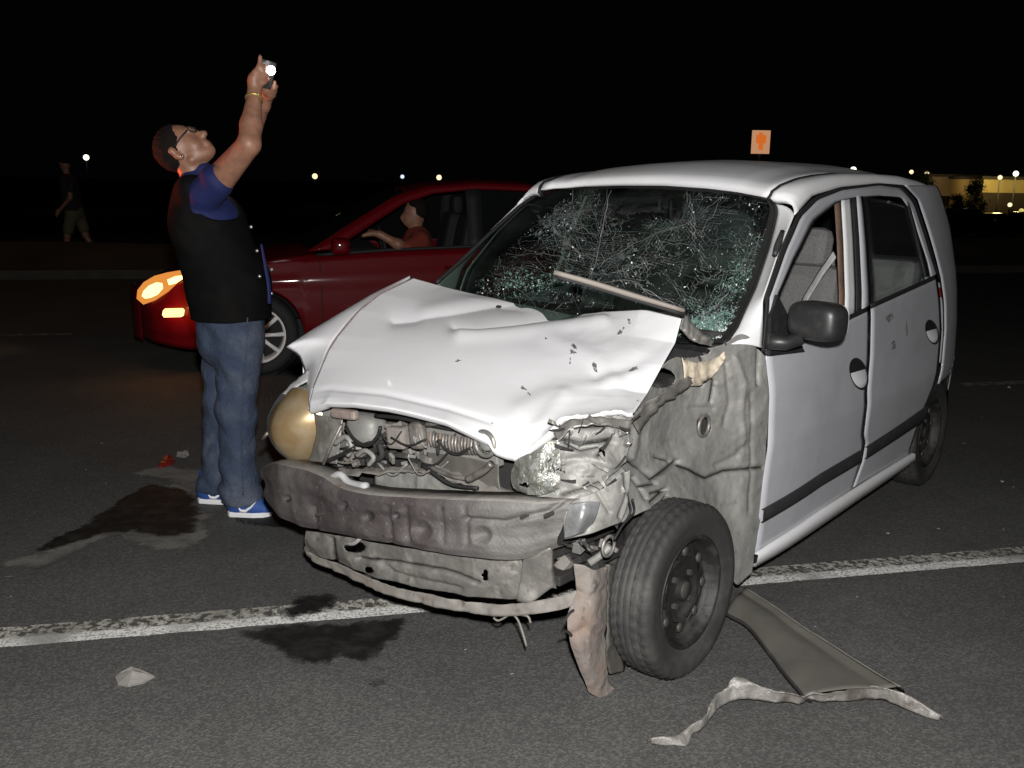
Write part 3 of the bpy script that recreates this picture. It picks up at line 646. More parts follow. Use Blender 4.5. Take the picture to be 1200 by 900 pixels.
# crack threads and crumbs of glass
def wpt(u, v):
    i = np.clip(v*59, 0, 58.999); j = np.clip(u*79, 0, 78.999); i0, j0 = int(i), int(j); a, b = i-i0, j-j0
    return ((1-a)*(1-b)*WS1[i0, j0]+a*(1-b)*WS1[i0+1, j0]+(1-a)*b*WS1[i0, j0+1]+a*b*WS1[i0+1, j0+1]), NW[i0, j0]
def uv_of(px, py):
    d = (PW[..., 0]-px)**2+(PW[..., 1]-py)**2; i, j = np.unravel_index(d.argmin(), d.shape); return np.array([j/79, i/59])
threads = {k: [] for k in ('crack1', 'crack2', 'crack3', 'crack4')}
def add_thread(pts_uv, w, key):
    pts_uv = [q for q in pts_uv if .015 < q[0] < .985 and .015 < q[1] < .985]
    if len(pts_uv) < 2: return
    P3 = []; N3 = []
    for q in pts_uv: p, n = wpt(q[0], q[1]); P3.append(p+n*.004); N3.append(n)
    P3 = np.array(P3); N3 = np.array(N3); T = np.gradient(P3, axis=0); S = np.cross(T, N3); S /= np.linalg.norm(S, axis=1, keepdims=True)+1e-9
    wd = w*np.array([.4+.6*math.sin(math.pi*min(.95, max(.05, i/(len(P3)-1)))) for i in range(len(P3))])*np.array([random.uniform(.6, 1.3) for _ in P3])
    V = np.vstack([P3-S*wd[:, None], P3+S*wd[:, None]]); k = len(P3)
    threads[key].append((V, [(i, i+1, k+i+1, k+i) for i in range(k-1)]))
def allowed(px, py):
    if px < np.interp(py, [220, 334], [668, 556]): return False
    if 715 < px < 800 and py < 250: return random.random() < .1
    return True
centres = [((690, 290), 150), ((720, 300), 130), ((830, 345), 110), ((790, 250), 90), ((655, 250), 80), ((880, 300), 80), ((600, 320), 90)]
for n in range(2600):
    (cx_, cy_), r_ = random.choice(centres)
    a = random.uniform(0, 2*math.pi); r0 = abs(random.gauss(0, .45))*r_; px, py = cx_+r0*math.cos(a)*1.1, cy_+r0*math.sin(a)*.7
    if not allowed(px, py): continue
    if mnoise.noise(Vector((px/38, py/26, 4.2))) < random.uniform(-.28, .02): continue
    if random.random() < .6: dirn = a+random.gauss(0, .35)
    else: dirn = a+math.pi/2+random.gauss(0, .3)
    if random.random() < .3: dirn = random.gauss(-.35, .25)
    L = random.uniform(8, 60)*random.uniform(.3, 1); q = [(px, py)]
    for _ in range(int(L/4)+1):
        dirn += random.gauss(0, .07)+(random.gauss(0, .7) if random.random() < .12 else 0); px += 4*math.cos(dirn); py += 4*math.sin(dirn)*.8
        if not allowed(px, py): break
        q.append((px, py))
    green = (q[0][0] > 780 and q[0][1] > 320) or (q[0][0] < 640 and q[0][1] > 320)
    key = random.choice(['crack3', 'crack2', 'crack3', 'crack2', 'crack4']) if green else random.choice(['crack2', 'crack2', 'crack2', 'crack4', 'crack4', 'crack2', 'crack2', 'crack3'])
    add_thread([uv_of(*z) for z in q[::1]], random.choice([.0003, .0004, .0005, .0007, .0010]), key)
# long bright shards and the vertical pleat of the laminate
for line, w in (([(712, 222), (704, 250), (697, 285), (690, 320), (685, 335)], .0045), ([(690, 310), (720, 297), (760, 275), (800, 258), (815, 250)], .003), ([(690, 318), (730, 318), (775, 300)], .003), ([(806, 235), (811, 260), (810, 285)], .003),
                ([(640, 255), (665, 285), (700, 300), (740, 300)], .0025), ([(590, 300), (640, 300), (690, 308)], .002), ([(690, 330), (735, 330), (765, 345), (800, 352)], .003), ([(860, 330), (838, 350), (810, 365)], .004)):
    L = catmull(np.array(line, float), 14); 
    for dx in (0, 2.5): add_thread([uv_of(x+dx+random.gauss(0, .8), y+random.gauss(0, .8)) for x, y in L], w*.5, random.choice(['crack2', 'crack2', 'crack4']))
def chips(n, fn, key, smin, smax):
    for _ in range(n):
        px, py = fn()
        if not allowed(px, py): continue
        q = uv_of(px, py)
        if not (.02 < q[0] < .98 and .02 < q[1] < .98): continue
        p, nn = wpt(q[0]+random.uniform(-.006, .006), q[1]+random.uniform(-.008, .008)); p = p+nn*random.uniform(.003, .012); s = random.uniform(smin, smax)
        V = np.array([p+np.array([random.gauss(0, s), random.gauss(0, s), random.gauss(0, s)]) for _ in range(4)])
        threads[key].append((V, [(0, 1, 2), (0, 2, 3), (0, 3, 1), (1, 3, 2)]))
chips(520, lambda: (random.uniform(560, 905), random.uniform(225, 395)), 'crack1', .0006, .0017)  # white crumbs; their colour stands in for glints of light on the glass
chips(90, lambda: (random.uniform(560, 905), random.uniform(225, 395)), 'crack1', .0018, .0036)
chips(900, lambda: (random.gauss(832, 16), random.gauss(375, 11)), 'crack3', .001, .004)
chips(200, lambda: (random.gauss(832, 10), random.gauss(382, 8)), 'crack1', .001, .003)
chips(300, lambda: (random.gauss(862, 12), random.gauss(330, 12)), 'crack3', .001, .003)
chips(260, lambda: (random.gauss(830, 15), random.gauss(378, 9)), 'crack3', .003, .008)
chips(150, lambda: (random.gauss(655, 14), random.gauss(262, 14)), 'crack4', .003, .008)
chips(160, lambda: (random.gauss(745, 40), random.gauss(300, 22)), 'crack4', .002, .007)
chips(140, lambda: (random.gauss(625, 26), random.gauss(335, 6)), 'crack3', .002, .005)
chips(26, lambda: (random.gauss(842, 4), random.gauss(391, 3)), 'crack1', .004, .008)
chips(260, lambda: (random.gauss(840, 22), random.gauss(368, 14)), 'crack2', .001, .004)
chips(160, lambda: (random.gauss(870, 15), random.gauss(315, 25)), 'crack3', .001, .004)
chips(170, lambda: (random.gauss(612, 30), random.gauss(338, 6)), 'crack3', .0008, .003)
chips(120, lambda: (random.gauss(650, 12), random.gauss(265, 20)), 'crack3', .001, .003)
chips(150, lambda: (random.gauss(610, 35), random.gauss(336, 8)), 'crack2', .0008, .002)
for k, lst in threads.items():
    V, Fc = merge(lst); o = mesh('glass_cracks', V, Fc, MT[k], ws, smooth=False); o['kind'] = 'stuff'
# loose wiper strip lying over the glass
a, b = onc(649, 319, 'z', 1.20), onc(802, 364, 'z', 1.095)
q = np.array([a, a*.7+b*.3+np.array([.01, 0, .004]), a*.35+b*.65, b])
wp = tube('wiper', q, [.008, .009, .009, .007], MT['wiper'], car, n=6, smoothpts=14, ov=.5)
tube('wiper_blade', q+np.array([-.004, 0, -.012]), .005, MT['rubber'], wp, n=6, smoothpts=14)
for k in range(7):
    px, py = [(884, 372), (887, 362), (881, 380), (890, 350), (893, 344), (879, 388), (886, 368)][k]
    c_ = FL(px+4, py, .006); V_ = [c_+np.array([random.gauss(0, .004)+.012*math.cos(t), .0, random.gauss(0, .004)+.018*math.sin(t)+.02*math.cos(t)*0]) for t in np.linspace(0, 2*math.pi, 9)[:-1]]
    mesh('paint_scrape', V_, [tuple(range(8))], MT['scuffpale'], car, smooth=False) if False else None
# rear view mirror on the glass
box('rear_view_mirror', onc(752, 240, 'x', -.95), (.03, .20, .065), MT['black'], car, bevel=.012)
# ------- interior
box('dashboard', (-.47, 0, .86), (.42, 1.22, .2), MT['black'], car, rot=(0, .1, 0), bevel=.05)
for s in (1, -1):
    box('seat_cushion', (-1.12, s*.34, .5), (.5, .48, .16), MT['seat'], car, bevel=.05)
    box('seat_back', (-1.42, s*.34, .84), (.15, .47, .6), MT['seat'], car, rot=(0, -.22, 0), bevel=.06, taper=.86)
    box('headrest', (-1.50, s*.34, 1.2), (.1, .26, .17), MT['seat'], car, rot=(0, -.2, 0), bevel=.045)
box('rear_bench', (-2.05, 0, .55), (.5, 1.2, .2), MT['seat'], car, bevel=.05)
box('rear_backrest', (-2.25, 0, .84), (.14, 1.2, .56), MT['lightgrey'], car, rot=(0, -.2, 0), bevel=.05)
for s in (1, -1):
    box('door_card', (-1.68, s*.655, .72), (.78, .02, .50), MT['lightgrey'], car, bevel=.01); box('door_card', (-.92, s*.655, .66), (.74, .02, .40), MT['trim'], car, bevel=.01)
box('parcel_shelf', (-2.56, 0, 1.085), (.40, 1.08, .03), MT['lightgrey'], car, bevel=.01)
box('floor_pan', (-1.3, 0, .22), (2.6, 1.3, .04), MT['bay'], car)
box('rear_trim', (-2.4, 0, 1.07), (.02, 1.0, .08), MT['lightgrey'], car, rot=(0, -.2, 0), bevel=.01)
V, Fc = lathe_data([(.185+.014*math.cos(t), .014*math.sin(t)) for t in np.linspace(0, 2*math.pi, 9)], 40)
sw = mesh('steering_wheel', V, Fc, MT['black'], car); sw.location = (-.78, .34, .97); sw.rotation_euler = (0, 0, 0)
sw.rotation_euler = Matrix.Rotation(math.radians(-65), 3, 'Y').to_euler(); sw.rotation_euler = (Matrix.Rotation(math.radians(25), 3, 'Y')@Matrix.Rotation(math.radians(90), 3, 'Z')).to_euler()
box('wheel_spoke', (0, 0, 0), (.34, .02, .05), MT['black'], sw, bevel=.008); box('horn_pad', (0, -.005, 0), (.12, .04, .11), MT['black'], sw, bevel=.015)
tube('seat_belt', [onc(978, 298, 'y', .60), onc(962, 320, 'y', .53), onc(945, 348, 'y', .48), onc(938, 362, 'y', .45)], .018, MT['lightgrey'], car, n=6, ov=.15)
# side panels of the body closing the front (right side fender)
# ------- side mirror (left) with sail panel
def superell(name, c, r, e, mt, parent, Rm=None, n=24):
    V = []; 
    f = lambda a, k: math.copysign(abs(a)**k, a)
    for i in range(n+1):
        ph = -math.pi/2+math.pi*i/n
        for j in range(2*n):
            th = math.pi*j/n; V.append((f(math.cos(ph), e)*f(math.cos(th), e)*r[0], f(math.cos(ph), e)*f(math.sin(th), e)*r[1], f(math.sin(ph), e)*r[2]))
    V = np.array(V)
    if Rm is not None: V = V@Rm.T
    return mesh(name, V+np.array(c), gridfaces(n+1, 2*n, True), mt, parent)
mc = onc(958, 376, 'y', .845)
Rm = np.array(Matrix.Rotation(math.radians(-10), 3, 'Z'))
mir = superell('side_mirror', mc, (.058, .092, .062), .55, MT['black'], car, Rm)
mg = superell('mirror_glass', mc+np.array([-.055, 0, 0]), (.012, .085, .054), .45, MT['alloy'], mir, Rm)
tube('mirror_arm', [onc(900, 400, 'y', .725), onc(920, 402, 'y', .765), onc(940, 396, 'y', .81)], [.026, .024, .022], MT['black'], mir, n=10)
sp = FLc([(898, 417), (899, 372), (907, 345), (921, 372), (934, 403), (939, 412)])+np.array([0, .008, 0])
mesh('mirror_sail', sp, [tuple(range(6))], MT['black'], mir, smooth=False, solid=.012)
# loose black cap on the left windshield pillar
q = FLc([(917, 271), (912, 286), (908, 299)], .006)
tube('pillar_clip', q, [.008, .013, .009], MT['trim'], car, n=8, smoothpts=8)

# ------- hood
hf = [(363, 481, 'x', .55), (377, 476, 'x', .565), (383, 473, 'x', .572), (417, 474, 'x', .58), (460, 480, 'x', .58), (483, 485, 'x', .577), (533, 498, 'x', .56), (583, 521, 'x', .525), (588, 530, 'x', .52), (599, 534, 'x', .505), (614, 537, 'x', .49),
      (629, 525, 'x', .475), (647, 507, 'x', .45), (659, 490, 'x', .42), (695, 486, 'x', .36), (722, 481, 'x', .33), (741, 487, 'x', .3)]
hl = [(741, 487, 'x', .3), (758, 462, 'y', .60), (776, 429, 'y', .585), (791, 402, 'y', .56), (801, 365, 'y', .53)]
hr_ = [(484, 326, 'x', -.12), (520, 336, 'x', -.17), (560, 346, 'x', -.2), (620, 358, 'x', -.22), (671, 369, 'x', -.24), (700, 366, 'x', -.2), (750, 363.5, 'x', -.165), (801, 365, 'x', -.165)]
hg = [(363, 481, 'x', .55), (363, 472, 'x', .55), (367, 455, 'y', -.46), (375, 435, 'y', -.5), (384, 413, 'y', -.535), (395, 395, 'y', -.56), (420, 365, 'y', -.6), (445, 345, 'y', -.62), (484, 326, 'y', -.62)]
c3 = lambda L: np.array([onc(*q) for q in L])
hB, hT, hL, hR = c3(hf), c3(hr_), c3(hg), c3(hl); hR[0] = hB[-1]; hR[-1] = hT[-1]
NU, NV = 150, 120
def soften(C, n, k):
    C = resample(C, n); D_ = C.copy()
    for _ in range(k): D_[1:-1] = (D_[:-2]+D_[1:-1]*2+D_[2:])/4
    return D_, C-D_
sB, dB = soften(hB, NU, 900); sT, dT = soften(hT, NU, 900); sL, dL = soften(hL, NV, 300); sR, dR = soften(hR, NV, 300)
HP = coons(sB, sT, sL, sR, NV, NU); v_ = np.linspace(0, 1, NV)[:, None, None]; u_ = np.linspace(0, 1, NU)[None, :, None]
HP = HP+dB[None]*np.exp(-(v_/.05)**1.5)+dT[None]*np.exp(-((1-v_)/.10)**1.5)+dL[:, None]*np.exp(-(u_/.12)**1.5)+dR[:, None]*np.exp(-((1-u_)/.12)**1.5)
u = np.linspace(0, 1, NU)[None, :]; v = np.linspace(0, 1, NV)[:, None]
bul = np.sin(np.pi*u)**.7*np.sin(np.pi*np.clip(v, 0, 1))**.8
HP[..., 2] += .022*bul
HPX = proj_c(HP.reshape(-1, 3)); shp = (NV, NU)
def crease(line, w, amp, kind='ridge', power=2):
    d, s = polydist(HPX, line)
    if kind == 'ridge': return (amp*np.exp(-(d/w)**power)).reshape(shp)
    return (amp*.5*(1+np.tanh(d*s/w))*np.exp(-(d/80)**2)).reshape(shp)
fade = np.minimum(1, np.minimum(u, 1-u)*14)*np.minimum(1, np.minimum(v, 1-v)*14)
D = np.zeros(shp)
D += crease([(363, 462), (372, 458), (387, 456), (450, 462), (525, 479), (575, 495), (597, 508), (602, 532)], 3.2, -.005)           # pressed line behind the grille opening
D += crease([(462, 374), (500, 371), (540, 364), (582, 357), (610, 356)], 8, -.020, power=1.2)       # long dark dent
D += crease([(500, 366), (540, 357), (580, 350)], 10, .012)
D += crease([(532, 381), (560, 384), (600, 379), (650, 372), (700, 366)], 6, -.020, power=1.1)
D += crease([(540, 391), (600, 388), (660, 382), (705, 376)], 9, .016)
D += crease([(741, 440), (700, 455), (650, 462), (610, 480)], 12, .008)
D += crease([(790, 400), (745, 428), (700, 440)], 9, -.008)
D += crease([(640, 395), (700, 420), (735, 470)], 10, .006)
D += crease([(605, 530), (640, 490), (660, 465)], 8, .006)
leftw = np.clip((HPX[:, 0]-590)/120, 0, 1).reshape(shp)
D += leftw*(fbm(HP, 4, 2, 3.3).reshape(shp)*.002+folds(HP, 4.2, 6.).reshape(shp)*.0045+fbm(HP, 14, 3, 9).reshape(shp)*.001)
D += fbm(HP, 2.2, 2, 1.).reshape(shp)*.0025
HP[..., 2] += D*np.maximum(fade, .15)
jag = (1-np.clip(v*14, 0, 1))*np.clip((u-.66)*8, 0, 1)
HP[..., 2] += jag*(fbm(HP*np.array([1, 1, 0]), 40, 2, 5).reshape(shp)*.008)
hood = gridmesh('hood', HP, MT['white'], car, solid=.0035)
# folded front and side lips give the sheet its depth
e = HP[0, :, :]; lip = np.stack([e, e+np.array([-.006, 0, -.012]), e+np.array([-.03, 0, -.014])], 1)
gridmesh('hood_lip', lip, MT['white'], hood)
e = HP[:, -1, :]; lip = np.stack([e, e+np.array([0, -.01, -.010]), e+np.array([0, -.04, -.012])], 1); gridmesh('hood_lip', lip, MT['white'], hood)
e = HP[-1, :, :]; lip = np.stack([e, e+np.array([-.012, 0, -.014]), e+np.array([.02, 0, -.03])], 1); gridmesh('hood_lip', lip, MT['whitedirty'], hood)
def hood_pt(px, py):
    d = (HPX[:, 0]-px)**2+(HPX[:, 1]-py)**2; i = d.argmin(); return HP.reshape(-1, 3)[i]
for cx_, cy_, ang, L, w in ((672, 410, .9, 12, 4), (671, 416, .2, 11, 5), (697, 430, 1.2, 13, 6), (742, 435, -.5, 15, 5), (737, 378, 1.6, 7, 5), (726, 392, -.7, 9, 5), (730, 387, -.8, 6, 3), (614, 457, .6, 11, 5), (620, 465, 1., 8, 2), (668, 425, 1.5, 9, 1.5), (750, 472, .1, 12, 2), (536, 424, -.2, 14, 2), (640, 400, .3, 5, 2)):
    pts = []
    for k in range(12):
        t = 2*math.pi*k/12; rr = random.uniform(.45, 1.1); x = L*.5*rr*math.cos(t); y = w*.5*rr*math.sin(t)
        pts.append(hood_pt(cx_+x*math.cos(ang)-y*math.sin(ang), cy_+x*math.sin(ang)+y*math.cos(ang))+np.array([0.001, .001, .0045])+np.array([random.gauss(0, .0008)]*3))
    mesh('scuff', pts, [tuple(range(12))], MT['scuff'], hood, smooth=False)
box('washer_jet', hood_pt(584, 358)+np.array([0, 0, .008]), (.016, .018, .010), MT['black'], hood, bevel=.004)
# front right fender
fo = c3([(362, 483, 'x', .52), (361, 472, 'y', -.50), (360, 450, 'y', -.60), (358, 435, 'y', -.69), (352, 418, 'y', -.735), (335, 406, 'y', -.75)])
fi = c3([(363.5, 481, 'x', .548), (363, 472, 'x', .548), (367, 455, 'y', -.465), (375, 435, 'y', -.505), (384, 413, 'y', -.54), (395, 395, 'y', -.565), (420, 365, 'y', -.603), (445, 345, 'y', -.623), (480, 328, 'y', -.627)])
fo2 = c3([(362, 480, 'y', -.46), (360, 458, 'y', -.56), (357, 432, 'y', -.69), (350, 416, 'y', -.735), (335, 406, 'y', -.75), (365, 387, 'y', -.755), (400, 367, 'y', -.75), (440, 346, 'y', -.735), (481, 326.5, 'y', -.66)])
A = resample(fi, 50); B = resample(fo2, 50); u = np.linspace(0, 1, 12)[None, :, None]
P = A[:, None]*(1-u)+B[:, None]*u; P[..., 2] += .012*np.sin(np.pi*u[..., 0])
gridmesh('front_fender', P, MT['white'], car, solid=.004)
tube('fender_gap', fi[2:]+np.array([0, 0, .002]), .0028, mat('dusty_gap', (.32, .24, .24), .8), car, n=6, smoothpts=40)
# outer wall of that fender (far side) with its arch
rows = []
for x in np.linspace(.32, -.42, 24):
    zt_ = np.interp(x, [-.42, -.16, .06, .4], [1.0, 1.05, .985, .862]); zb = .28 if abs(x) > .34 else .275+math.sqrt(.34**2-x*x)
    zb = min(zb, zt_-.04); rows.append([[x, -.75+.02*(t-1)**2*0, zt_*(1-t)+zb*t] for t in np.linspace(0, 1, 8)])
gridmesh('fender_side', np.array(rows), MT['white'], car, solid=.004)
# ------- stripped front left structure
def crumpled(name, C, n, m, mt, parent=car, amp=.012, sc=9, carve=(), holes=(), amp2=.004, solid=.003, seed=0., smooth=True, mt2=None):
    P = net(np.array([[onc(*q) for q in row] for row in C]), n, m); N = normals(P)
    camd = RC.T@(O-CC)
    if ((camd-P)*N).sum(-1).mean() < 0: N = -N
    r = folds(P, sc*.62, seed).reshape(n, m); f = fbm(P, sc*2.4, 4, seed+4).reshape(n, m)
    d = amp*(r-.4)*.62+amp2*f*.55
    Q2 = proj_c(P.reshape(-1, 3)); md = np.zeros((n, m))
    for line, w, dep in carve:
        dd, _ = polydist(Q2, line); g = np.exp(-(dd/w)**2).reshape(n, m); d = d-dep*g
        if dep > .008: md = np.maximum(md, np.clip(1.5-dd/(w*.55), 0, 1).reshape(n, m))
    P = P+N*d[..., None]
    V = P.reshape(-1, 3); Fc = []; mi = []; px = Q2.reshape(n, m, 2)
    for f_ in gridfaces(n, m):
        c = Q2[list(f_)].mean(0)
        if any((c[0]-h[0])**2/h[2]**2+(c[1]-h[1])**2/h[3]**2 < 1 for h in holes): continue
        Fc.append(f_)
    o = mesh(name, V, Fc, mt, parent, smooth, solid); o.data.attributes.new('gap_shade', 'FLOAT', 'POINT').data.foreach_set('value', md.reshape(-1).astype(np.float32)); return o, P
camc = RC.T@(O-CC)
apron = [
 [(741, 486, 'y', .57), (765, 452, 'y', .57), (784, 424, 'y', .57), (815, 412, 'y', .58), (845, 404, 'y', .62), (872, 392, 'y', .66), (896, 417, 'y', .695)],
 [(733, 512, 'y', .57), (762, 490, 'y', .56), (790, 470, 'y', .56), (822, 455, 'y', .585), (850, 450, 'y', .63), (878, 450, 'y', .675), (901, 470, 'y', .70)],
 [(728, 545, 'y', .585), (757, 535, 'y', .57), (788, 520, 'y', .565), (822, 510, 'y', .59), (852, 512, 'y', .63), (880, 515, 'y', .675), (899, 525, 'y', .70)],
 [(726, 580, 'y', .60), (756, 568, 'y', .60), (788, 560, 'y', .60), (822, 558, 'y', .61), (852, 562, 'y', .64), (876, 572, 'y', .68), (893, 585, 'y', .70)],
 [(722, 616, 'y', .60), (744, 604, 'y', .62), (775, 592, 'y', .63), (810, 590, 'y', .64), (846, 640, 'y', .66), (862, 684, 'y', .68), (880, 672, 'y', .70)]]
carv = [([(832, 470), (836, 446), (830, 440)], 2.5, .01), ([(889, 400), (888, 432), (887, 450)], 2, .014), ([(797, 545), (830, 560), (850, 552), (893, 548)], 3, .012), ([(738, 540), (752, 548), (766, 561), (780, 551), (795, 540)], 2.8, .022), ([(742, 560), (750, 572), (757, 584)], 2.4, .016), ([(752, 570), (768, 567)], 2.2, .016), ([(764, 588), (780, 574)], 2.4, .016), ([(818, 404), (828, 436), (820, 452)], 2.6, .012),
        ([(768, 535), (785, 540)], 1.8, .014), ([(764, 578), (780, 573)], 1.8, .014), ([(774, 590), (782, 580)], 1.6, .014), ([(808, 478), (835, 478)], 3, .006), ([(747, 490), (744, 520), (740, 540)], 4, -.008), ([(840, 545), (862, 535), (875, 520)], 4, .008), ([(862, 420), (872, 450), (868, 480), (872, 520)], 4, -.008), ([(880, 460), (881, 540), (878, 600)], 2.5, .006), ([(850, 425), (855, 470), (848, 500)], 3, .006)]
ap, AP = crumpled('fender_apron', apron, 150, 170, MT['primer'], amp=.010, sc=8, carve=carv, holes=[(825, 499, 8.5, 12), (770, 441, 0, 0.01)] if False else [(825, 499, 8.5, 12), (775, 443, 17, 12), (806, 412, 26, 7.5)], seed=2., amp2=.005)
# hole rim and red brown thing inside it
hc = onc(825, 499, 'y', .598)
V, Fc = lathe_data([(.034+.006*math.cos(t), .006*math.sin(t)) for t in np.linspace(0, 2*math.pi, 9)], 32)
mesh('hole_rim', (V*np.array([1, 1, 1.0]))+hc, Fc, MT['primer2'], ap)
box('brake_line_bracket', hc+np.array([-.05, -.06, 0]), (.09, .03, .02), MT['redplastic'], ap, bevel=.004)
# crumpled left head lamp area and torn upper rail
lampn = [
 [(658, 489, 'x', .40), (680, 486, 'x', .37), (700, 485, 'x', .34), (720, 484, 'x', .31), (742, 487, 'x', .27)],
 [(640, 512, 'x', .45), (665, 508, 'x', .42), (690, 508, 'x', .37), (715, 508, 'x', .33), (738, 512, 'x', .27)],
 [(628, 535, 'x', .47), (655, 532, 'x', .44), (682, 532, 'x', .40), (710, 535, 'x', .36), (732, 545, 'x', .29)],
 [(618, 560, 'x', .49), (648, 560, 'x', .46), (678, 558, 'x', .43), (706, 562, 'x', .37), (730, 580, 'x', .28)],
 [(628, 588, 'x', .49), (655, 590, 'x', .47), (682, 592, 'x', .43), (706, 605, 'x', .36), (724, 620, 'x', .26)]]
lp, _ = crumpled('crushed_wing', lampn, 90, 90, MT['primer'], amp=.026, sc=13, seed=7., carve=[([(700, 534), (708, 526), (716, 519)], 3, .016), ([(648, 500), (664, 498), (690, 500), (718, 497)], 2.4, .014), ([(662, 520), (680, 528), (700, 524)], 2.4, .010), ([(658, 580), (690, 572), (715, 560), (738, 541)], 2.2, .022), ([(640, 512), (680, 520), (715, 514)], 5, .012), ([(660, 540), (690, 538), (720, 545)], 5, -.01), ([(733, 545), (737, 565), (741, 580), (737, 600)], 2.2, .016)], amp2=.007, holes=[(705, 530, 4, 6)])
# broken head lamp remains
brk = [[(608, 537, 'x', .50), (625, 530, 'x', .50), (640, 520, 'x', .48), (655, 515, 'x', .46)], [(600, 548, 'x', .50), (622, 545, 'x', .52), (640, 540, 'x', .50), (657, 545, 'x', .47)],
       [(598, 562, 'x', .50), (618, 562, 'x', .52), (638, 560, 'x', .51), (656, 560, 'x', .48)], [(606, 575, 'x', .50), (622, 580, 'x', .51), (640, 578, 'x', .50), (655, 572, 'x', .48)]]
hl_, _ = crumpled('broken_headlamp', brk, 40, 40, MT['lensclear'], amp=.012, sc=16, seed=4., holes=[(617, 568, 8, 3), (651, 549, 5, 6)], amp2=.006, smooth=False)
for k in range(26):
    cx_, cy_ = random.uniform(612, 662), random.uniform(534, 574); p = onc(cx_, cy_, 'x', .52); s = random.uniform(.004, .012)
    mesh('lamp_shard', [p+np.array([random.gauss(0, s*.3), random.gauss(0, s), random.gauss(0, s)]) for _ in range(4)], [(0, 1, 2), (0, 2, 3), (0, 3, 1)], MT['lensclear'] if k % 2 else MT['crack2'], hl_, smooth=False)
# torn metal ribbons on the wing top
def ribbon(name, A, B, mt, parent=car, n=30, m=5, amp=.004, sc=25, seed=0, solid=.003):
    A = catmull(c3(A), n); B = catmull(c3(B), n); u = np.linspace(0, 1, m)[None, :, None]; P = A[:, None]*(1-u)+B[:, None]*u
    N = normals(P); P = P+N*(fbm(P, sc, 3, seed).reshape(n, m)*amp*2)[..., None]; return gridmesh(name, P, mt, parent, solid=solid)
ribbon('torn_edge', [(648, 507, 'x', .45), (668, 492, 'x', .43), (700, 490, 'x', .38), (740, 492, 'x', .30)], [(655, 518, 'x', .46), (672, 502, 'x', .44), (700, 498, 'x', .4), (738, 503, 'x', .31)], MT['primer2'], amp=.006)
ribbon('torn_edge', [(800, 420, 'y', .60), (818, 425, 'y', .62), (838, 420, 'y', .63), (848, 412, 'y', .64)], [(800, 452, 'y', .60), (822, 450, 'y', .62), (838, 438, 'y', .64), (850, 420, 'y', .65)], mat('pale_soiled_metal', (.5, .43, .33), .6, noise=[(18, (.25, .22, .18), .45, .65)], bump=.4, bscale=30), amp=.008)
ribbon('torn_edge', [(741, 487, 'y', .60), (765, 466, 'y', .61), (790, 450, 'y', .61), (806, 440, 'y', .61)], [(748, 508, 'y', .60), (772, 478, 'y', .61), (795, 462, 'y', .61), (815, 446, 'y', .61)], MT['primer2'], amp=.006)
ribbon('cowl_edge', [(800, 366, 'y', .56), (812, 378, 'y', .58), (825, 393, 'y', .60), (838, 400, 'y', .61)], [(797, 385, 'y', .56), (808, 397, 'y', .58), (818, 402, 'y', .60), (835, 406, 'y', .61)], MT['primer2'], amp=.006)
box('strut_mount', (-.12, .46, .84), (.16, .16, .03), MT['bay'], car, bevel=.02)
# bent shiny plate and the lower corner
sh = [[(655, 586, 'x', .46), (690, 580, 'x', .42), (718, 566, 'x', .36), (738, 550, 'x', .30)], [(660, 606, 'x', .46), (690, 602, 'x', .43), (718, 596, 'x', .37), (736, 588, 'x', .30)], [(661, 632, 'x', .46), (690, 626, 'x', .44), (712, 618, 'x', .38), (728, 610, 'x', .32)]]
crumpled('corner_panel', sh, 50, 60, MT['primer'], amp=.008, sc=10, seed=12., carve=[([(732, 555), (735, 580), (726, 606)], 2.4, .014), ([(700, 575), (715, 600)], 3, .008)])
sh = [[(668, 592, 'x', .475), (685, 588, 'x', .455), (703, 588, 'x', .415)], [(663, 610, 'x', .485), (682, 608, 'x', .475), (698, 606, 'x', .425)], [(661, 631, 'x', .485), (676, 627, 'x', .475), (690, 622, 'x', .425)]]
crumpled('bent_plate', sh, 30, 30, mat('shiny_bent_sheet', (.30, .31, .315), .38, .5, noise=[(14, (.2, .2, .2), .45, .65)]), amp=.006, sc=9, seed=1.)
# torn strips and flaps
rr_ = random.Random(11)
for k in range(46):
    px, py = rr_.uniform(640, 745), rr_.uniform(486, 640)
    if px > 700 and py > 600: continue
    x0 = np.interp(px, [640, 700, 770], [.49, .40, .22]); p = onc(px, py, 'x', x0); a = rr_.uniform(0, 6.28); L_, w_ = rr_.uniform(.015, .06), rr_.uniform(.002, .008)
    d_ = np.array([-.35*math.cos(a), math.cos(a), math.sin(a)]); n_1 = np.array([.6, .6, .1]); s_ = np.cross(d_, n_1); C_ = []
    for t in np.linspace(0, 1, 5): C_.append([p+d_*L_*(t-.5)+n_1*(.012*math.sin(t*3)+rr_.uniform(0, .008))+s_*w_*q*(1-.7*t) for q in (-1, 1)])
    gridmesh('torn_strip', np.array(C_), rr_.choice([MT['primer'], MT['primer'], MT['primer2'], MT['bay'], MT['bay']]), car, smooth=False, solid=.0015)
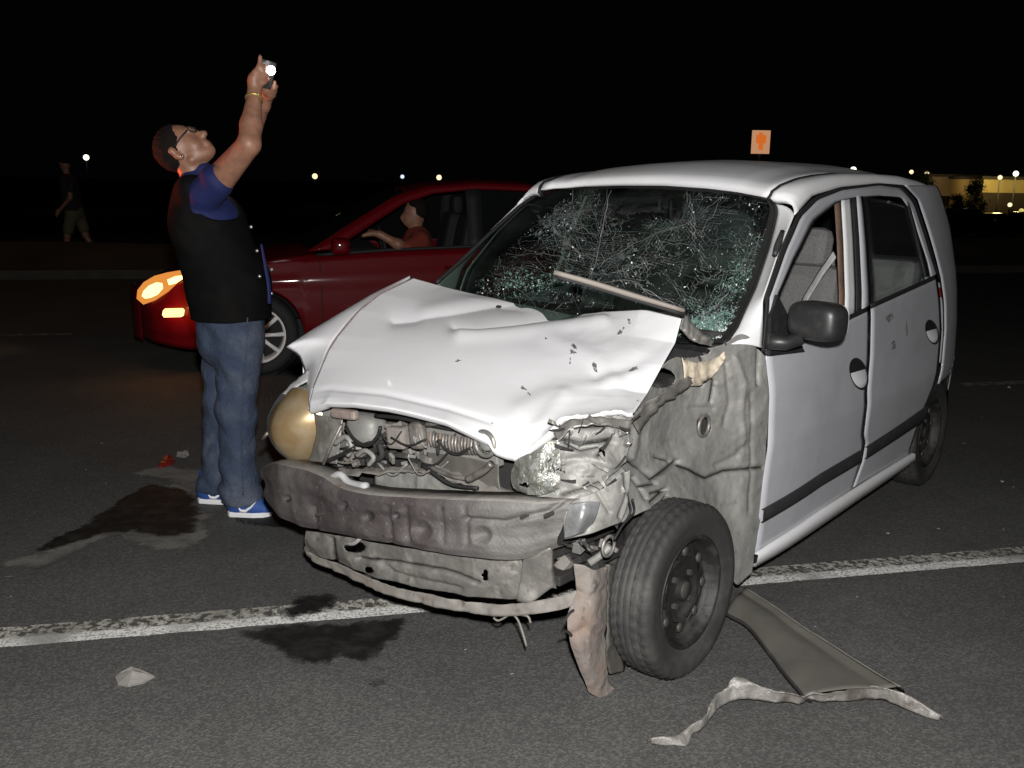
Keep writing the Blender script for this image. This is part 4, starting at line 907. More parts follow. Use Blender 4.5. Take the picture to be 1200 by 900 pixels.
# ------- bumper beam: a boxed rail with holes pressed in it
bt = c3([(308, 548, 'x', .50), (322, 543, 'x', .55), (345, 548, 'x', .585), (375, 558, 'x', .60), (400, 572, 'x', .612), (440, 580, 'x', .62), (480, 583, 'x', .62), (530, 585, 'x', .605), (580, 587, 'x', .58), (625, 590, 'x', .54), (668, 590, 'x', .48)])
bb = c3([(312, 585, 'x', .50), (328, 604, 'x', .55), (350, 616, 'x', .58), (375, 622, 'x', .595), (400, 626, 'x', .605), (440, 633, 'x', .61), (480, 640, 'x', .61), (530, 649, 'x', .595), (575, 654, 'x', .57), (612, 655, 'x', .53), (655, 640, 'x', .47)])
nb, mb = 200, 34; A = catmull(bt, nb); B = catmull(bb, nb); t = np.linspace(0, 1, mb)[None, :, None]; P = A[:, None]*(1-t)+B[:, None]*t
tt = t[..., 0]; P[..., 0] += .010*np.clip(np.minimum(tt, 1-tt)*9, 0, 1)-.009*np.clip(1.6-np.abs(tt-.52)/.14, 0, 1)
D = fbm(P, 6, 3, 2).reshape(nb, mb)*.009+folds(P, 7, 3).reshape(nb, mb)*.0035
Q2 = proj_c(P.reshape(-1, 3)); mi = None; dk = np.zeros(nb*mb)
hol = [(338, 584, 3.2), (404, 592, 4), (433, 605, 5), (464, 604, 3.5), (495, 622, 9), (565, 627, 8)]
for hx2, hy2, hr2 in hol:
    d = np.hypot(Q2[:, 0]-hx2, Q2[:, 1]-hy2); D += (.004*np.exp(-((d-hr2*1.5)/2.5)**2)-.016*np.exp(-(d/hr2)**2)).reshape(nb, mb); dk = np.maximum(dk, (d < hr2*.72) & (hr2 < 7))
for x0 in (455, 475, 517, 545, 366): 
    d, _ = polydist(Q2, [(x0, 595), (x0+3, 635)]); D -= (.008*np.exp(-(d/3)**2)).reshape(nb, mb)
d, _ = polydist(Q2, [(545, 608), (590, 612), (640, 600), (662, 585)]); D -= (.016*np.exp(-(d/3.)**2)).reshape(nb, mb)
P[..., 0] += D; Fc = gridfaces(nb, mb); dusty = np.clip((Q2[:, 0]-500)/110, 0, 1)**.8+.35*np.clip(1-np.abs(Q2[:, 0]-335)/30, 0, 1)
beam = mesh('bumper_beam', P.reshape(-1, 3), Fc, MT['beam'], car, mats=[MT['beam'], MT['bay']], midx=[int(dk[f[0]]) for f in Fc])
beam.data.attributes.new('dusty', 'FLOAT', 'POINT').data.foreach_set('value', dusty.astype(np.float32))
for e, s in ((P[:, 0], 1), (P[:, -1], -1)):
    gridmesh('beam_flange', np.stack([e, e+np.array([-.02, 0, .004*s]), e+np.array([-.085, 0, .004*s])], 1), MT['beam'] if s < 0 else MT['rust'], beam, solid=.002)
# upper tie bar / latch panel
ribbon('latch_panel', [(350, 540, 'x', .50), (385, 548, 'x', .51), (430, 548, 'x', .50), (480, 544, 'x', .48), (520, 548, 'x', .48), (560, 560, 'x', .48), (610, 580, 'x', .48), (645, 586, 'x', .47)],
       [(350, 552, 'x', .55), (385, 560, 'x', .56), (430, 556, 'x', .55), (480, 553, 'x', .53), (515, 558, 'x', .52), (550, 572, 'x', .52), (600, 590, 'x', .52), (650, 596, 'x', .50)], MT['rust'], n=60, amp=.008)
ribbon('core_support', [(440, 556, 'x', .5), (480, 553, 'x', .5), (515, 558, 'x', .5), (550, 572, 'x', .5), (600, 590, 'x', .5)], [(440, 590, 'x', .5), (480, 590, 'x', .5), (515, 592, 'x', .5), (550, 592, 'x', .5), (600, 596, 'x', .5)], MT['primer'], n=40, m=12, amp=.006)
tube('crushed_hose', c3([(372, 556, 'x', .56), (384, 562, 'x', .57), (398, 556, 'x', .57), (410, 566, 'x', .57), (430, 570, 'x', .58)]), .012, MT['lightgrey'], car, smoothpts=16)
# lower panel under the beam
low = [[(358, 622, 'x', .56), (400, 628, 'x', .57), (440, 636, 'x', .57), (490, 644, 'x', .57), (540, 652, 'x', .55), (590, 656, 'x', .52), (622, 652, 'x', .49)],
       [(357, 636, 'x', .56), (398, 645, 'x', .57), (440, 655, 'x', .575), (490, 664, 'x', .57), (540, 672, 'x', .55), (588, 678, 'x', .52), (620, 675, 'x', .49)],
       [(358, 646, 'x', .55), (398, 660, 'x', .56), (440, 676, 'x', .565), (490, 688, 'x', .56), (540, 697, 'x', .54), (588, 702, 'x', .51), (618, 700, 'x', .48)]]
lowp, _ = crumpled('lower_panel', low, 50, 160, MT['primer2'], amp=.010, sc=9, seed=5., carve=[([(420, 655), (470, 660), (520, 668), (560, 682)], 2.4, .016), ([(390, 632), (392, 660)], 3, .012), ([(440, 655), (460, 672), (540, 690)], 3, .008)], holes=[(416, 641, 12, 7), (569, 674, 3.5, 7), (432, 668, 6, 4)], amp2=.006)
ribbon('valance', [(354, 640, 'x', .57), (372, 652, 'x', .58), (400, 662, 'x', .585), (450, 684, 'x', .585), (500, 696, 'x', .575), (550, 705, 'x', .55), (595, 708, 'x', .52), (650, 700, 'x', .46), (680, 690, 'x', .42)],
       [(356, 650, 'x', .575), (372, 660, 'x', .585), (400, 673, 'x', .59), (450, 695, 'x', .59), (500, 709, 'x', .58), (550, 718, 'x', .555), (595, 722, 'x', .525), (650, 716, 'x', .47), (685, 705, 'x', .42)], MT['rust'], n=80, m=6, amp=.006)
ribbon('valance_brace', [(612, 654, 'x', .52), (625, 652, 'x', .51), (645, 642, 'x', .49), (650, 655, 'x', .46)], [(606, 704, 'x', .50), (624, 704, 'x', .49), (645, 690, 'x', .47), (652, 690, 'x', .45)], MT['primer2'], n=30, m=16, amp=.005, sc=9)
tube('white_hose', c3([(405, 636, 'x', .55), (414, 637, 'x', .57), (422, 631, 'x', .58), (428, 624, 'x', .575)]), .007, MT['lightgrey'], car, smoothpts=12)
for q in ([(596, 716, 'x', .51), (606, 725, 'x', .5), (612, 740, 'x', .49), (617, 757, 'x', .49)], [(600, 718, 'x', .51), (585, 727, 'x', .52), (578, 724, 'x', .53)], [(604, 720, 'x', .5), (618, 722, 'x', .49), (622, 730, 'x', .49)]):
    tube('dangling_wire', c3(q), [.006, .005, .003, .002][:len(q)] if False else .0035, MT['rust'], car, n=6, smoothpts=12)
# ------- right head lamp
Cc = onc(348, 500, 'x', .50)
def lampgrid(k0, bulge, n=18, m=40, sx=30, sy=46, ang=-.12):
    rows = []
    for i in range(n):
        r = i/(n-1); row = []
        for j in range(m):
            th = 2*math.pi*j/m; ex = sx*r*math.cos(th)*(1-.12*math.sin(th)); ey = sy*r*math.sin(th)
            px = 349+ex*math.cos(ang)-ey*math.sin(ang); py = 500+ex*math.sin(ang)+ey*math.cos(ang)
            x = .50+k0-.09*((px-346)/32*-1*.5+.0)*0-(.05*max(0, (346-px)/32)); p = onc(px, py, 'x', x)
            p = p+np.array([bulge*(1-r*r), 0, 0]); row.append(p)
        rows.append(row)
    return np.array(rows)
G = lampgrid(-.02, .10); V = G.reshape(-1, 3)
hlr = mesh('headlamp', V, gridfaces(18, 40, True), MT['lens'], car)
r = G[-1]; mesh('lamp_housing', np.vstack([r, r*np.array([1, 1.0, 1])+np.array([-.12, .0, 0]), ]), gridfaces(2, 40, True), MT['primer'], hlr)
crumpled('lamp_bracket', [[(366, 484, 'x', .50), (384, 488, 'x', .50), (402, 490, 'x', .49)], [(370, 510, 'x', .51), (386, 510, 'x', .52), (400, 512, 'x', .50)], [(362, 540, 'x', .53), (380, 542, 'x', .53), (395, 544, 'x', .52)]], 30, 26, MT['primer2'], amp=.008, sc=14, seed=8.)
tube('support_rod', c3([(400, 498, 'x', .54), (390, 518, 'x', .55), (379, 544, 'x', .56)]), .006, MT['alu'], car)
ribbon('wing_bracket', [(330, 462, 'y', -.66), (345, 446, 'y', -.64), (361, 432, 'y', -.62)], [(335, 462, 'y', -.62), (350, 452, 'y', -.6), (362, 446, 'y', -.58)], MT['lightgrey'], n=12, amp=.003)
tube('lamp_screw', c3([(306, 516, 'x', .52), (314, 507, 'x', .52)]), .006, MT['alu'], hlr)
# ------- engine bay contents
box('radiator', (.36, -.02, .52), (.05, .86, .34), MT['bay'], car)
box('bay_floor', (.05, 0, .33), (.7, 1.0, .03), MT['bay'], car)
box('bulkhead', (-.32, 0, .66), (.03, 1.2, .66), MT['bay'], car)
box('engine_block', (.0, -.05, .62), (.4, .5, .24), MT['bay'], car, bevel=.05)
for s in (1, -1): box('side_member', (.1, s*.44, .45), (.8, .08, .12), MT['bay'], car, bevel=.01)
pa = onc(512, 503, 'x', .50)
for k in range(18):
    x0 = 505+k*3.7; y0 = 506+k*.55
    p0, p1 = onc(x0, y0, 'x', .505), onc(x0+1.0, y0+21-abs(k-9)*.5, 'x', .505)
    tube('condenser_fin', [p0, (p0+p1)/2+np.array([.006, 0, 0]), p1], .0042, MT['alu'] if k % 3 else MT['pink'], car, n=6)
b_ = onc(540, 520, 'x', .46); box('condenser', b_, (.03, .30, .13), MT['primer'], car, rot=(.18, 0, 0))
crumpled('fan_shroud', [[(500, 530, 'x', .48), (540, 535, 'x', .49), (585, 545, 'x', .49)], [(505, 545, 'x', .48), (540, 555, 'x', .49), (585, 562, 'x', .49)], [(530, 556, 'x', .48), (555, 568, 'x', .49), (588, 578, 'x', .49)]], 26, 40, MT['fendergrey'], amp=.004, sc=8)
box('receiver_drier', onc(490, 510, 'x', .51), (.04, .055, .085), MT['alu'], car, rot=(.15, 0, 0), bevel=.015)
box('air_duct', onc(468, 512, 'x', .5), (.05, .07, .07), MT['pink'], car, rot=(.1, 0, .1), bevel=.01)
box('hood_latch', onc(404, 485, 'x', .53), (.03, .115, .032), mat('dusty_latch', (.36, .30, .27), .5, .3, noise=[(20, (.3, .24, .21), .45, .6)]), car, rot=(.08, 0, 0), bevel=.01)
superell('washer_bottle', onc(430, 502, 'x', .45), (.05, .07, .055), .7, MT['primer'], car)
V, Fc = lathe_data([(.035+.007*math.cos(t), .007*math.sin(t)) for t in np.linspace(0, 2*math.pi, 9)], 28)
hr3 = mesh('horn', V@np.array(Matrix.Rotation(math.pi/2, 3, 'Z')).T+onc(568, 520, 'x', .52), Fc, MT['primer2'], car)
V, Fc = lathe_data([(.0, .0), (.018, .004), (.024, -.012)], 20); mesh('horn_disc', V@np.array(Matrix.Rotation(-math.pi/2, 3, 'Z')).T+onc(568, 520, 'x', .525), Fc, MT['primer'], hr3)
for q, r_, mt_ in (([(505, 548, 'x', .52), (530, 558, 'x', .53), (550, 561, 'x', .53)], .007, 'alu'), ([(548, 562, 'x', .53), (566, 552, 'x', .54), (576, 543, 'x', .54)], .011, 'alu'), ([(495, 545, 'x', .53), (510, 556, 'x', .54), (530, 568, 'x', .54), (560, 572, 'x', .54)], .006, 'rubber'),
                   ([(405, 500, 'x', .52), (415, 515, 'x', .53), (430, 522, 'x', .53), (442, 512, 'x', .53), (446, 500, 'x', .53)], .006, 'rubber'), ([(384, 540, 'x', .54), (400, 533, 'x', .54), (415, 525, 'x', .54)], .007, 'black'), ([(392, 520, 'x', .53), (405, 512, 'x', .53), (412, 522, 'x', .53), (408, 534, 'x', .53)], .009, 'primer'),
                   ([(418, 534, 'x', .53), (428, 528, 'x', .54), (438, 536, 'x', .54), (432, 545, 'x', .54)], .008, 'primer'), ([(440, 487, 'x', .5), (470, 490, 'x', .51), (500, 497, 'x', .51), (530, 503, 'x', .5)], .006, 'rubber'), ([(445, 520, 'x', .53), (447, 535, 'x', .53), (430, 540, 'x', .53)], .010, 'bay'), ([(500, 497, 'x', .51), (520, 495, 'x', .52), (545, 502, 'x', .5)], .009, 'alu')):
    tube('hose', c3(q), r_, MT[mt_], car, smoothpts=16)
# clutter of brackets, so that the bay reads as crushed parts
for k in range(46):
    px, py = random.uniform(395, 500), random.uniform(495, 548)
    p = onc(px, py, 'x', random.uniform(.42, .5)); s = np.array([random.uniform(.008, .03), random.uniform(.015, .06), random.uniform(.01, .035)])
    box('bracket', p, s, random.choice([MT['primer'], MT['primer2'], MT['rust'], MT['bay'], MT['bay']]), car, rot=(random.uniform(-.9, .9), random.uniform(-.4, .4), random.uniform(-.5, .5)), bevel=.002)
rw = random.Random(5)
for k in range(16):
    a = np.array([rw.uniform(390, 530), rw.uniform(505, 545)]); b = a+np.array([rw.uniform(-45, 45), rw.uniform(-6, 18)]); c = (a+b)/2+np.array([0, rw.uniform(4, 16)])
    x_ = rw.uniform(.50, .545); tube('wiring', [onc(*q, 'x', x_) for q in (a, c, b)], rw.choice([.0025, .0035, .005]), rw.choice([MT['rubber'], MT['rubber'], MT['primer'], MT['rust']]), car, n=6, smoothpts=10)
for x_, y_ in ((372, 603), (520, 596), (612, 606), (640, 604), (585, 642), (450, 628), (330, 566)):
    p = onc(x_, y_, 'x', .62 if 360 < x_ < 560 else .56); V, Fc = tube_data([p-np.array([.03, 0, 0]), p+np.array([.004, 0, 0])], .006, 6); mesh('bolt', V, Fc, MT['hub'], beam, smooth=False)
# suspension and cavity behind the corner
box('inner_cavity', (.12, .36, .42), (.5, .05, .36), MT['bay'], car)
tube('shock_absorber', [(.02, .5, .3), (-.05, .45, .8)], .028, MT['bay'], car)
tube('control_arm', [(.15, .25, .25), (.08, .45, .2), (.02, .6, .22)], .022, MT['rust'], car, smoothpts=10)
tube('tie_rod', c3([(690, 660, 'y', .5), (705, 650, 'y', .52), (715, 640, 'y', .55)]), .012, MT['primer'], car)
V, Fc = lathe_data([(.03+.005*math.cos(t), .005*math.sin(t)) for t in np.linspace(0, 2*math.pi, 9)], 24); mesh('tow_ring', V+onc(713, 640, 'y', .58), Fc, MT['primer2'], car)
for q in ([(738, 560), (735, 580), (739, 600), (728, 618), (720, 632)], [(741, 585), (743, 600), (733, 612)]):
    tube('loose_wire', [onc(x, y, 'y', .64) for x, y in q], .0035, MT['rubber'], car, n=6, smoothpts=16)
for k in range(22):
    px, py = random.uniform(650, 722), random.uniform(632, 680); p = onc(px, py, 'y', random.uniform(.40, .52)); s = [random.uniform(.01, .05) for _ in range(3)]
    box('bracket', p, s, random.choice([MT['primer'], MT['rust'], MT['bay'], MT['bay']]), car, rot=(random.uniform(-.9, .9), random.uniform(-.9, .9), 0), bevel=.002)
# hanging splash guard
gu = [[(672, 660, 'y', .60), (684, 662, 'y', .62), (697, 668, 'y', .635), (711, 664, 'y', .62)], [(675, 695, 'y', .60), (686, 695, 'y', .625), (698, 698, 'y', .64), (711, 700, 'y', .62)],
      [(665, 722, 'y', .60), (680, 728, 'y', .63), (696, 735, 'y', .645), (710, 740, 'y', .625)], [(669, 755, 'y', .61), (682, 760, 'y', .635), (696, 765, 'y', .64), (709, 770, 'y', .63)], [(684, 795, 'y', .62), (693, 800, 'y', .635), (702, 803, 'y', .64), (713, 800, 'y', .63)], [(690, 812, 'y', .62), (698, 816, 'y', .63), (706, 817, 'y', .635), (722, 808, 'y', .63)]]
gd, _ = crumpled('splash_guard', gu, 90, 40, MT['pink'], amp=.008, sc=10, seed=6., amp2=.006, solid=.004, carve=[([(672, 690), (690, 700), (711, 690)], 4, .006), ([(668, 745), (690, 735), (710, 745)], 5, .008)])
ribbon('guard_flange', [(711, 664, 'y', .62), (711, 700, 'y', .62), (710, 740, 'y', .625), (709, 770, 'y', .63), (715, 790, 'y', .63)], [(728, 660, 'y', .60), (728, 700, 'y', .60), (728, 740, 'y', .60), (730, 770, 'y', .61), (731, 786, 'y', .61)], MT['fendergrey'], parent=gd, n=30, m=6, amp=.004)
for q in ([(680, 712), (668, 718), (660, 732)], [(670, 745), (664, 740), (655, 743)]): tube('torn_tab', [onc(x, y, 'y', .61) for x, y in q], [.006, .004, .002], MT['bay'], gd, n=6, smoothpts=8)
# ------- wheels
def make_wheel(steel=True):
    w = bpy.data.objects.new('wheel', None); COL.objects.link(w); w.parent = car
    R0, HW = .270, .066
    prof = [(.178, -HW*.86), (.20, -HW*1.0), (.235, -HW*1.05), (.258, -HW*.94), (.268, -HW*.72)]
    xs = np.linspace(-HW*.68, HW*.68, 31)
    for x in xs:
        g = -.007 if min(abs(abs(x)-HW*.18), abs(abs(x)-HW*.50)) < HW*.045 else 0; prof.append((R0-.06*(x/HW)**2*.2+g, x))
    prof += [(.268, HW*.72), (.258, HW*.94), (.250, HW*1.02), (.235, HW*1.05), (.222, HW*1.06), (.219, HW*1.045), (.20, HW*1.0), (.185, HW*.95), (.168, HW*.84)]
    n = 180; V, Fc = lathe_data(prof, n); V = V.reshape(len(prof), n, 3)
    for i, (r, x) in enumerate(prof):
        if r > .255:
            for j in range(n):
                sh_ = int(j+abs(x)*60) % 4
                if sh_ == 0 and abs(x) > HW*.2: V[i, j, [0, 2]] *= (r-.0055)/r
    ty = mesh('tyre', V.reshape(-1, 3), Fc, MT['tyre'], w)
    rim = [(r_ if r_ < .1 else r_*.95, y_) for r_, y_ in [(.178, HW*.84), (.181, HW*.90), (.176, HW*.93), (.170, HW*.86), (.164, HW*.45), (.158, HW*.22), (.150, HW*.16), (.125, HW*.30), (.105, HW*.42), (.085, HW*.30), (.060, HW*.26), (.045, HW*.34), (.034, HW*.36), (.030, HW*.55), (.0, HW*.58)]]
    V, Fc = lathe_data(rim, 72); V = V.reshape(len(rim), 72, 3)
    rm = bpy.data.objects
    # ventilation holes between radius .105 and .15
    keep = []
    for f in Fc:
        i, j = f[0]//72, f[0] % 72
        if i in (7, ) and (j % 9) in (2, 3, 4, 5): continue
        keep.append(f)
    rim_o = mesh('rim', V.reshape(-1, 3), keep, MT['rim'], w, solid=.003)
    V, Fc = lathe_data([(.17, -HW*.8), (.17, HW*.1), (.02, HW*.1)], 48); mesh('rim_barrel', V, Fc, MT['bay'], w)
    V, Fc = lathe_data([(.0, HW*.62), (.026, HW*.60), (.030, HW*.5), (.032, HW*.3)], 28); mesh('hub_cap', V, Fc, MT['hub'], rim_o)
    for k in range(4):
        a = math.pi/4+k*math.pi/2; V, Fc = tube_data([(.058*math.cos(a), HW*.25, .058*math.sin(a)), (.058*math.cos(a), HW*.48, .058*math.sin(a))], .0095, 6); mesh('wheel_bolt', V, Fc, MT['hub'], rim_o, smooth=False)
    for k in range(8):
        a = k*math.pi/4+.1; c = np.array([.118*math.cos(a), HW*.39, .118*math.sin(a)]); V, Fc = tube_data([c, c+np.array([0, .006, 0])], [.018, .012], 10); mesh('rim_dimple', V, Fc, MT['hub'], rim_o)
    return w
w1 = make_wheel(); w1.location = (.07, .69, .262); w1.rotation_euler = (math.radians(2), 0, math.radians(-1))
w2 = copy_tree(w1, car); w2.location = (-2.38, .635, .268); w2.rotation_euler = (0, .3, 0)
w3 = copy_tree(w1, car); w3.location = (-2.38, -.635, .268); w3.rotation_euler = (0, 0, math.pi)
w4 = copy_tree(w1, car); w4.location = (0, -.64, .268); w4.rotation_euler = (0, 0, math.pi)
tube('axle', [(-2.38, -.6, .27), (-2.38, .6, .27)], .025, MT['bay'], car); tube('drive_shaft', [(0, -.6, .27), (.04, .6, .27)], .018, MT['bay'], car)

# ------------------------------------------------------------------ torn fender on the road
fend = empty('torn_fender', onw(960, 790, 'z', 0)); fo_ = np.array(fend.location)
tag(fend, 'torn off grey fender with a crumpled pale edge lying flat on the asphalt', 'car fender')
def wnet(C, n, m): return net(np.array([[onw(x, y, 'z', z) for x, y, z in row] for row in C]), n, m)-fo_
L = [(851, 717, .05), (874, 730, .05), (893, 752, .045), (909, 773, .04), (922, 790, .045), (944, 816, .045)]
Rr = [(872, 694, .07), (905, 716, .06), (935, 738, .06), (970, 760, .06), (1000, 779, .055), (1052, 811, .05)]
A = catmull(np.array([onw(x, y, 'z', z) for x, y, z in L]), 40)-fo_; B = catmull(np.array([onw(x, y, 'z', z) for x, y, z in Rr]), 40)-fo_
u = np.linspace(0, 1, 26)[None, :, None]; P = A[:, None]*(1-u)+B[:, None]*u
P[..., 2] += .02*np.sin(np.pi*u[..., 0])+.035*np.clip(u[..., 0]-.82, 0, 1)/.18*.5+fbm(P, 6, 3).reshape(40, 26)*.004
gridmesh('fender_sheet', P, MT['fendergrey'], fend, solid=.003)
e1 = P[:, -1]; e2 = e1+np.array([.03, .022, -.03]); gridmesh('fender_flange', np.stack([e1, e1*.6+e2*.4+np.array([0, 0, .008]), e2], 1), mat('pale_fender_flange', (.15, .14, .125), .5, noise=[(15, (.2, .19, .17), .45, .6)]), fend, solid=.003)
e1 = P[:, 0]; gridmesh('fender_return', np.stack([e1, e1+np.array([-.002, 0, -.012]), e1+np.array([.02, 0, -.018])], 1), MT['bay'], fend, solid=.002)
up2 = [(759, 870), (786, 864), (817, 845), (834, 819), (851, 805), (863, 793), (893, 804), (924, 812), (970, 812), (1008, 804), (1047, 807), (1077, 822), (1105, 844)]
lo2 = [(763, 874), (803, 872), (815, 856), (837, 834), (856, 822), (872, 819), (905, 821), (932, 823), (970, 821), (1008, 818), (1039, 820), (1070, 834), (1099, 846)]
zz = [.01, .02, .04, .05, .06, .09, .07, .06, .055, .06, .07, .05, .01]
A = catmull(np.array([onw(x, y, 'z', z) for (x, y), z in zip(up2, zz)]), 150)-fo_; B = catmull(np.array([onw(x, y, 'z', z*.35+.004) for (x, y), z in zip(lo2, zz)]), 150)-fo_
u = np.linspace(0, 1, 14)[None, :, None]; P = A[:, None]*(1-u)+B[:, None]*u; N = normals(P)
P += N*((fbm(P, 16, 4).reshape(150, 14)*.010+folds(P, 14).reshape(150, 14)*.008))[..., None]; P[..., 2] += .012*np.sin(np.pi*u[..., 0])
gridmesh('crumpled_strip', P, mat('scraped_pale_sheet', (.20, .19, .175), .45, .2, noise=[(22, (.42, .40, .37), .52, .68), (14, (.10, .085, .075), .5, .66)], bump=.4, bscale=60), fend, solid=.003)

# ------------------------------------------------------------------ small debris
def shard(name, px, py, w, h, mt, label, cat='debris', group=None, zt_=.03, seed=1, kind=None):
    c = onw(px, py, 'z', 0); o = empty(name, c) if False else None; rr = random.Random(seed); n = 9; V = []
    k = np.linalg.norm(c-O)/F
    for ring_, zr in ((1, .004), (.8, zt_), (.3, zt_*.8)):
        for j in range(n):
            a = 2*math.pi*j/n; q = .7+.5*rr.random(); V.append((ring_*w*k*q*math.cos(a), ring_*h*k*2.4*q*math.sin(a), zr*(.5+.8*rr.random()) if zr > .01 else zr))
    Fc = gridfaces(3, n, True)+[tuple(range(2*n, 3*n))]
    o = mesh(name, V, Fc, mt, smooth=False); o.location = tuple(c); tag(o, label, cat, group); return o
pc = onw(157, 798, 'z', 0)
top = np.array([onw(x, y, 'z', z) for x, y, z in [(135, 793, .012), (142, 787, .035), (154, 781, .05), (166, 785, .045), (181, 792, .012), (168, 799, .006), (150, 803, .006), (138, 801, .006)]])-pc
V = np.vstack([top, top-np.array([0, 0, .006]), [top.mean(0)+np.array([0, .01, .012])]])
fr_ = mesh('plastic_fragment', V, [(i, (i+1) % 8, 16) for i in range(8)]+[(i, i+8, (i+1) % 8+8, (i+1) % 8) for i in range(8)], MT['greyplastic'], smooth=False); fr_.location = tuple(pc)
tag(fr_, 'grey wedge of broken plastic lying alone in front of the worn white line', 'debris')
shard('plastic_fragment', 197, 543, 9, 8, MT['redplastic'], 'red piece of broken lamp plastic on the asphalt left of the blue shoes', zt_=.022, seed=4)
shard('plastic_fragment', 215, 535, 6, 4, MT['greyplastic'], 'small dark piece of debris just behind the red plastic piece', zt_=.03, seed=5)
sm = [(545, 761, 4), (730, 735, 4), (212, 583, 5), (10, 677, 7), (288, 655, 3), (170, 745, 3), (600, 790, 5), (60, 690, 3), (1178, 700, 3), (1150, 890, 5), (1005, 700, 3), (300, 675, 3), (345, 692, 3), (85, 672, 3), (330, 668, 2.5), (955, 735, 3), (1175, 565, 4), (1186, 571, 4), (1160, 585, 3), (1130, 520, 4), (1150, 490, 3), (205, 610, 3), (290, 612, 4), (150, 540, 4), (180, 530, 3), (120, 520, 3), (90, 560, 3), (1180, 455, 6), (1100, 620, 4), (1040, 625, 4), (1178, 622, 5)]
parts_ = []
for i, (x, y, r_) in enumerate(sm):
    c = onw(x, y, 'z', 0); k = np.linalg.norm(c-O)/F*r_*.7
    parts_.append((np.array([c+np.array([random.uniform(-1, 1)*k, random.uniform(-1, 1)*k, random.uniform(0, .6)*k]) for _ in range(4)]), [(0, 1, 2), (0, 2, 3), (0, 3, 1), (1, 3, 2)]))
for i in range(700):
    x, y = random.uniform(-40, 1240), random.uniform(470, 900)
    if random.random() < .5: x, y = random.gauss(230, 140), random.gauss(590, 50)
    if y < 440: continue
    c = onw(x, y, 'z', 0); k = np.linalg.norm(c-O)/F*random.uniform(.25, .9)
    parts_.append((np.array([c+np.array([random.uniform(-1, 1)*k, random.uniform(-1, 1)*k, random.uniform(0, .8)*k]) for _ in range(4)]), [(0, 1, 2), (0, 2, 3), (0, 3, 1), (1, 3, 2)]))
V, Fc = merge(parts_); o = mesh('glass_crumbs', V, Fc, mat('gravel_bits', (.3, .29, .27), .6), smooth=False); tag(o, 'small crumbs of glass and grit strewn over the road', 'debris', kind='stuff')

# ------------------------------------------------------------------ RED CAR
rc0 = rp(*[0, 0]); 
w0 = onw(303, 441, 'z', 0); s_w = w0@tv; p_w = w0@nv
red = empty('red_car', tuple(rp(s_w, p_w, 0)), ROAD); tag(red, 'dark red sedan with lit headlight passing behind the wrecked white car', 'car')
# local frame: X = towards its tail, Y = away from the camera, Z up; near flank is Y=0 (tyre face at .02)
RR = np.stack([tv, nv, [0, 0, 1]], 1); ro = rp(s_w, p_w, 0)
def onr(px, py, ax, v): return hit(RR.T@(O-ro), RR.T@ray(px, py), ax, v)
WID = 1.70
def rprof(x):
    """per station: belt z, hood/deck z, roof z"""
    belt = np.interp(x, [-.86, -.6, -.2, .4, 1.0, 2.0, 2.9, 3.3], [.60, .72, .80, .88, .92, .96, .99, .95])
    return belt
def rinset(x): return .0+np.interp(x, [-.88, -.84, -.75, -.6, -.4, 0, 2.6, 3.0, 3.3, 3.42], [.55, .36, .2, .09, .03, 0, 0, .03, .12, .3])
arch = [(0, .31, .345), (2.52, .31, .345)]
nx = 150; X = np.r_[np.linspace(-.88, 3.42, nx)]
for side in (0, 1):
    rows = []
    for x in X:
        zb = .2+.06*np.clip((-.5-x)/.4, 0, 1)
        for ax_, az, ar in arch:
            if abs(x-ax_) < ar: zb = max(zb, az+math.sqrt(ar*ar-(x-ax_)**2))
        zt2 = rprof(x); zb = min(zb, zt2-.02); ins = rinset(x); row = []
        for t in np.linspace(0, 1, 16):
            z = zb*(1-t)+zt2*t
            y = ins+.035*((z-.5)/.35)**2*(1 if z > .5 else .8)-.012*math.exp(-((z-(.70+.03*x))/.035)**2)+(.02 if z < .3 else 0)
            row.append([x, y if side == 0 else WID-y, z])
        rows.append(row)
    gridmesh('body_side', np.array(rows), MT['red'], red, solid=.004)
# front fascia + hood + rear deck as a sheet between both sides
def cross(x, z, k=.0, crown=.02, m=16, extra=.035):
    ins = rinset(x)+extra*((z-.5)/.35)**2 if True else 0
    return [[x-k*(1-(2*t-1)**2), ins+(WID-2*ins)*t, z+crown*(1-(2*t-1)**2)] for t in np.linspace(0, 1, m)]
rows = [cross(-.88, z, .10, 0) for z in np.linspace(.2, .60, 10)]+[cross(x, float(rprof(x)), .10*max(0, 1-(x+.88)/.3), .05*min(1, (x+.9)/.4)) for x in np.linspace(-.86, .46, 22)]
gridmesh('red_hood', np.array(rows), MT['red'], red, solid=.004)
rows = [cross(x, float(rprof(x)), 0, .03) for x in np.linspace(2.85, 3.3, 10)]+[cross(3.42, z, -.08, 0) for z in np.linspace(.93, .25, 10)]
gridmesh('tail_end', np.array(rows), MT['red'], red, solid=.004)
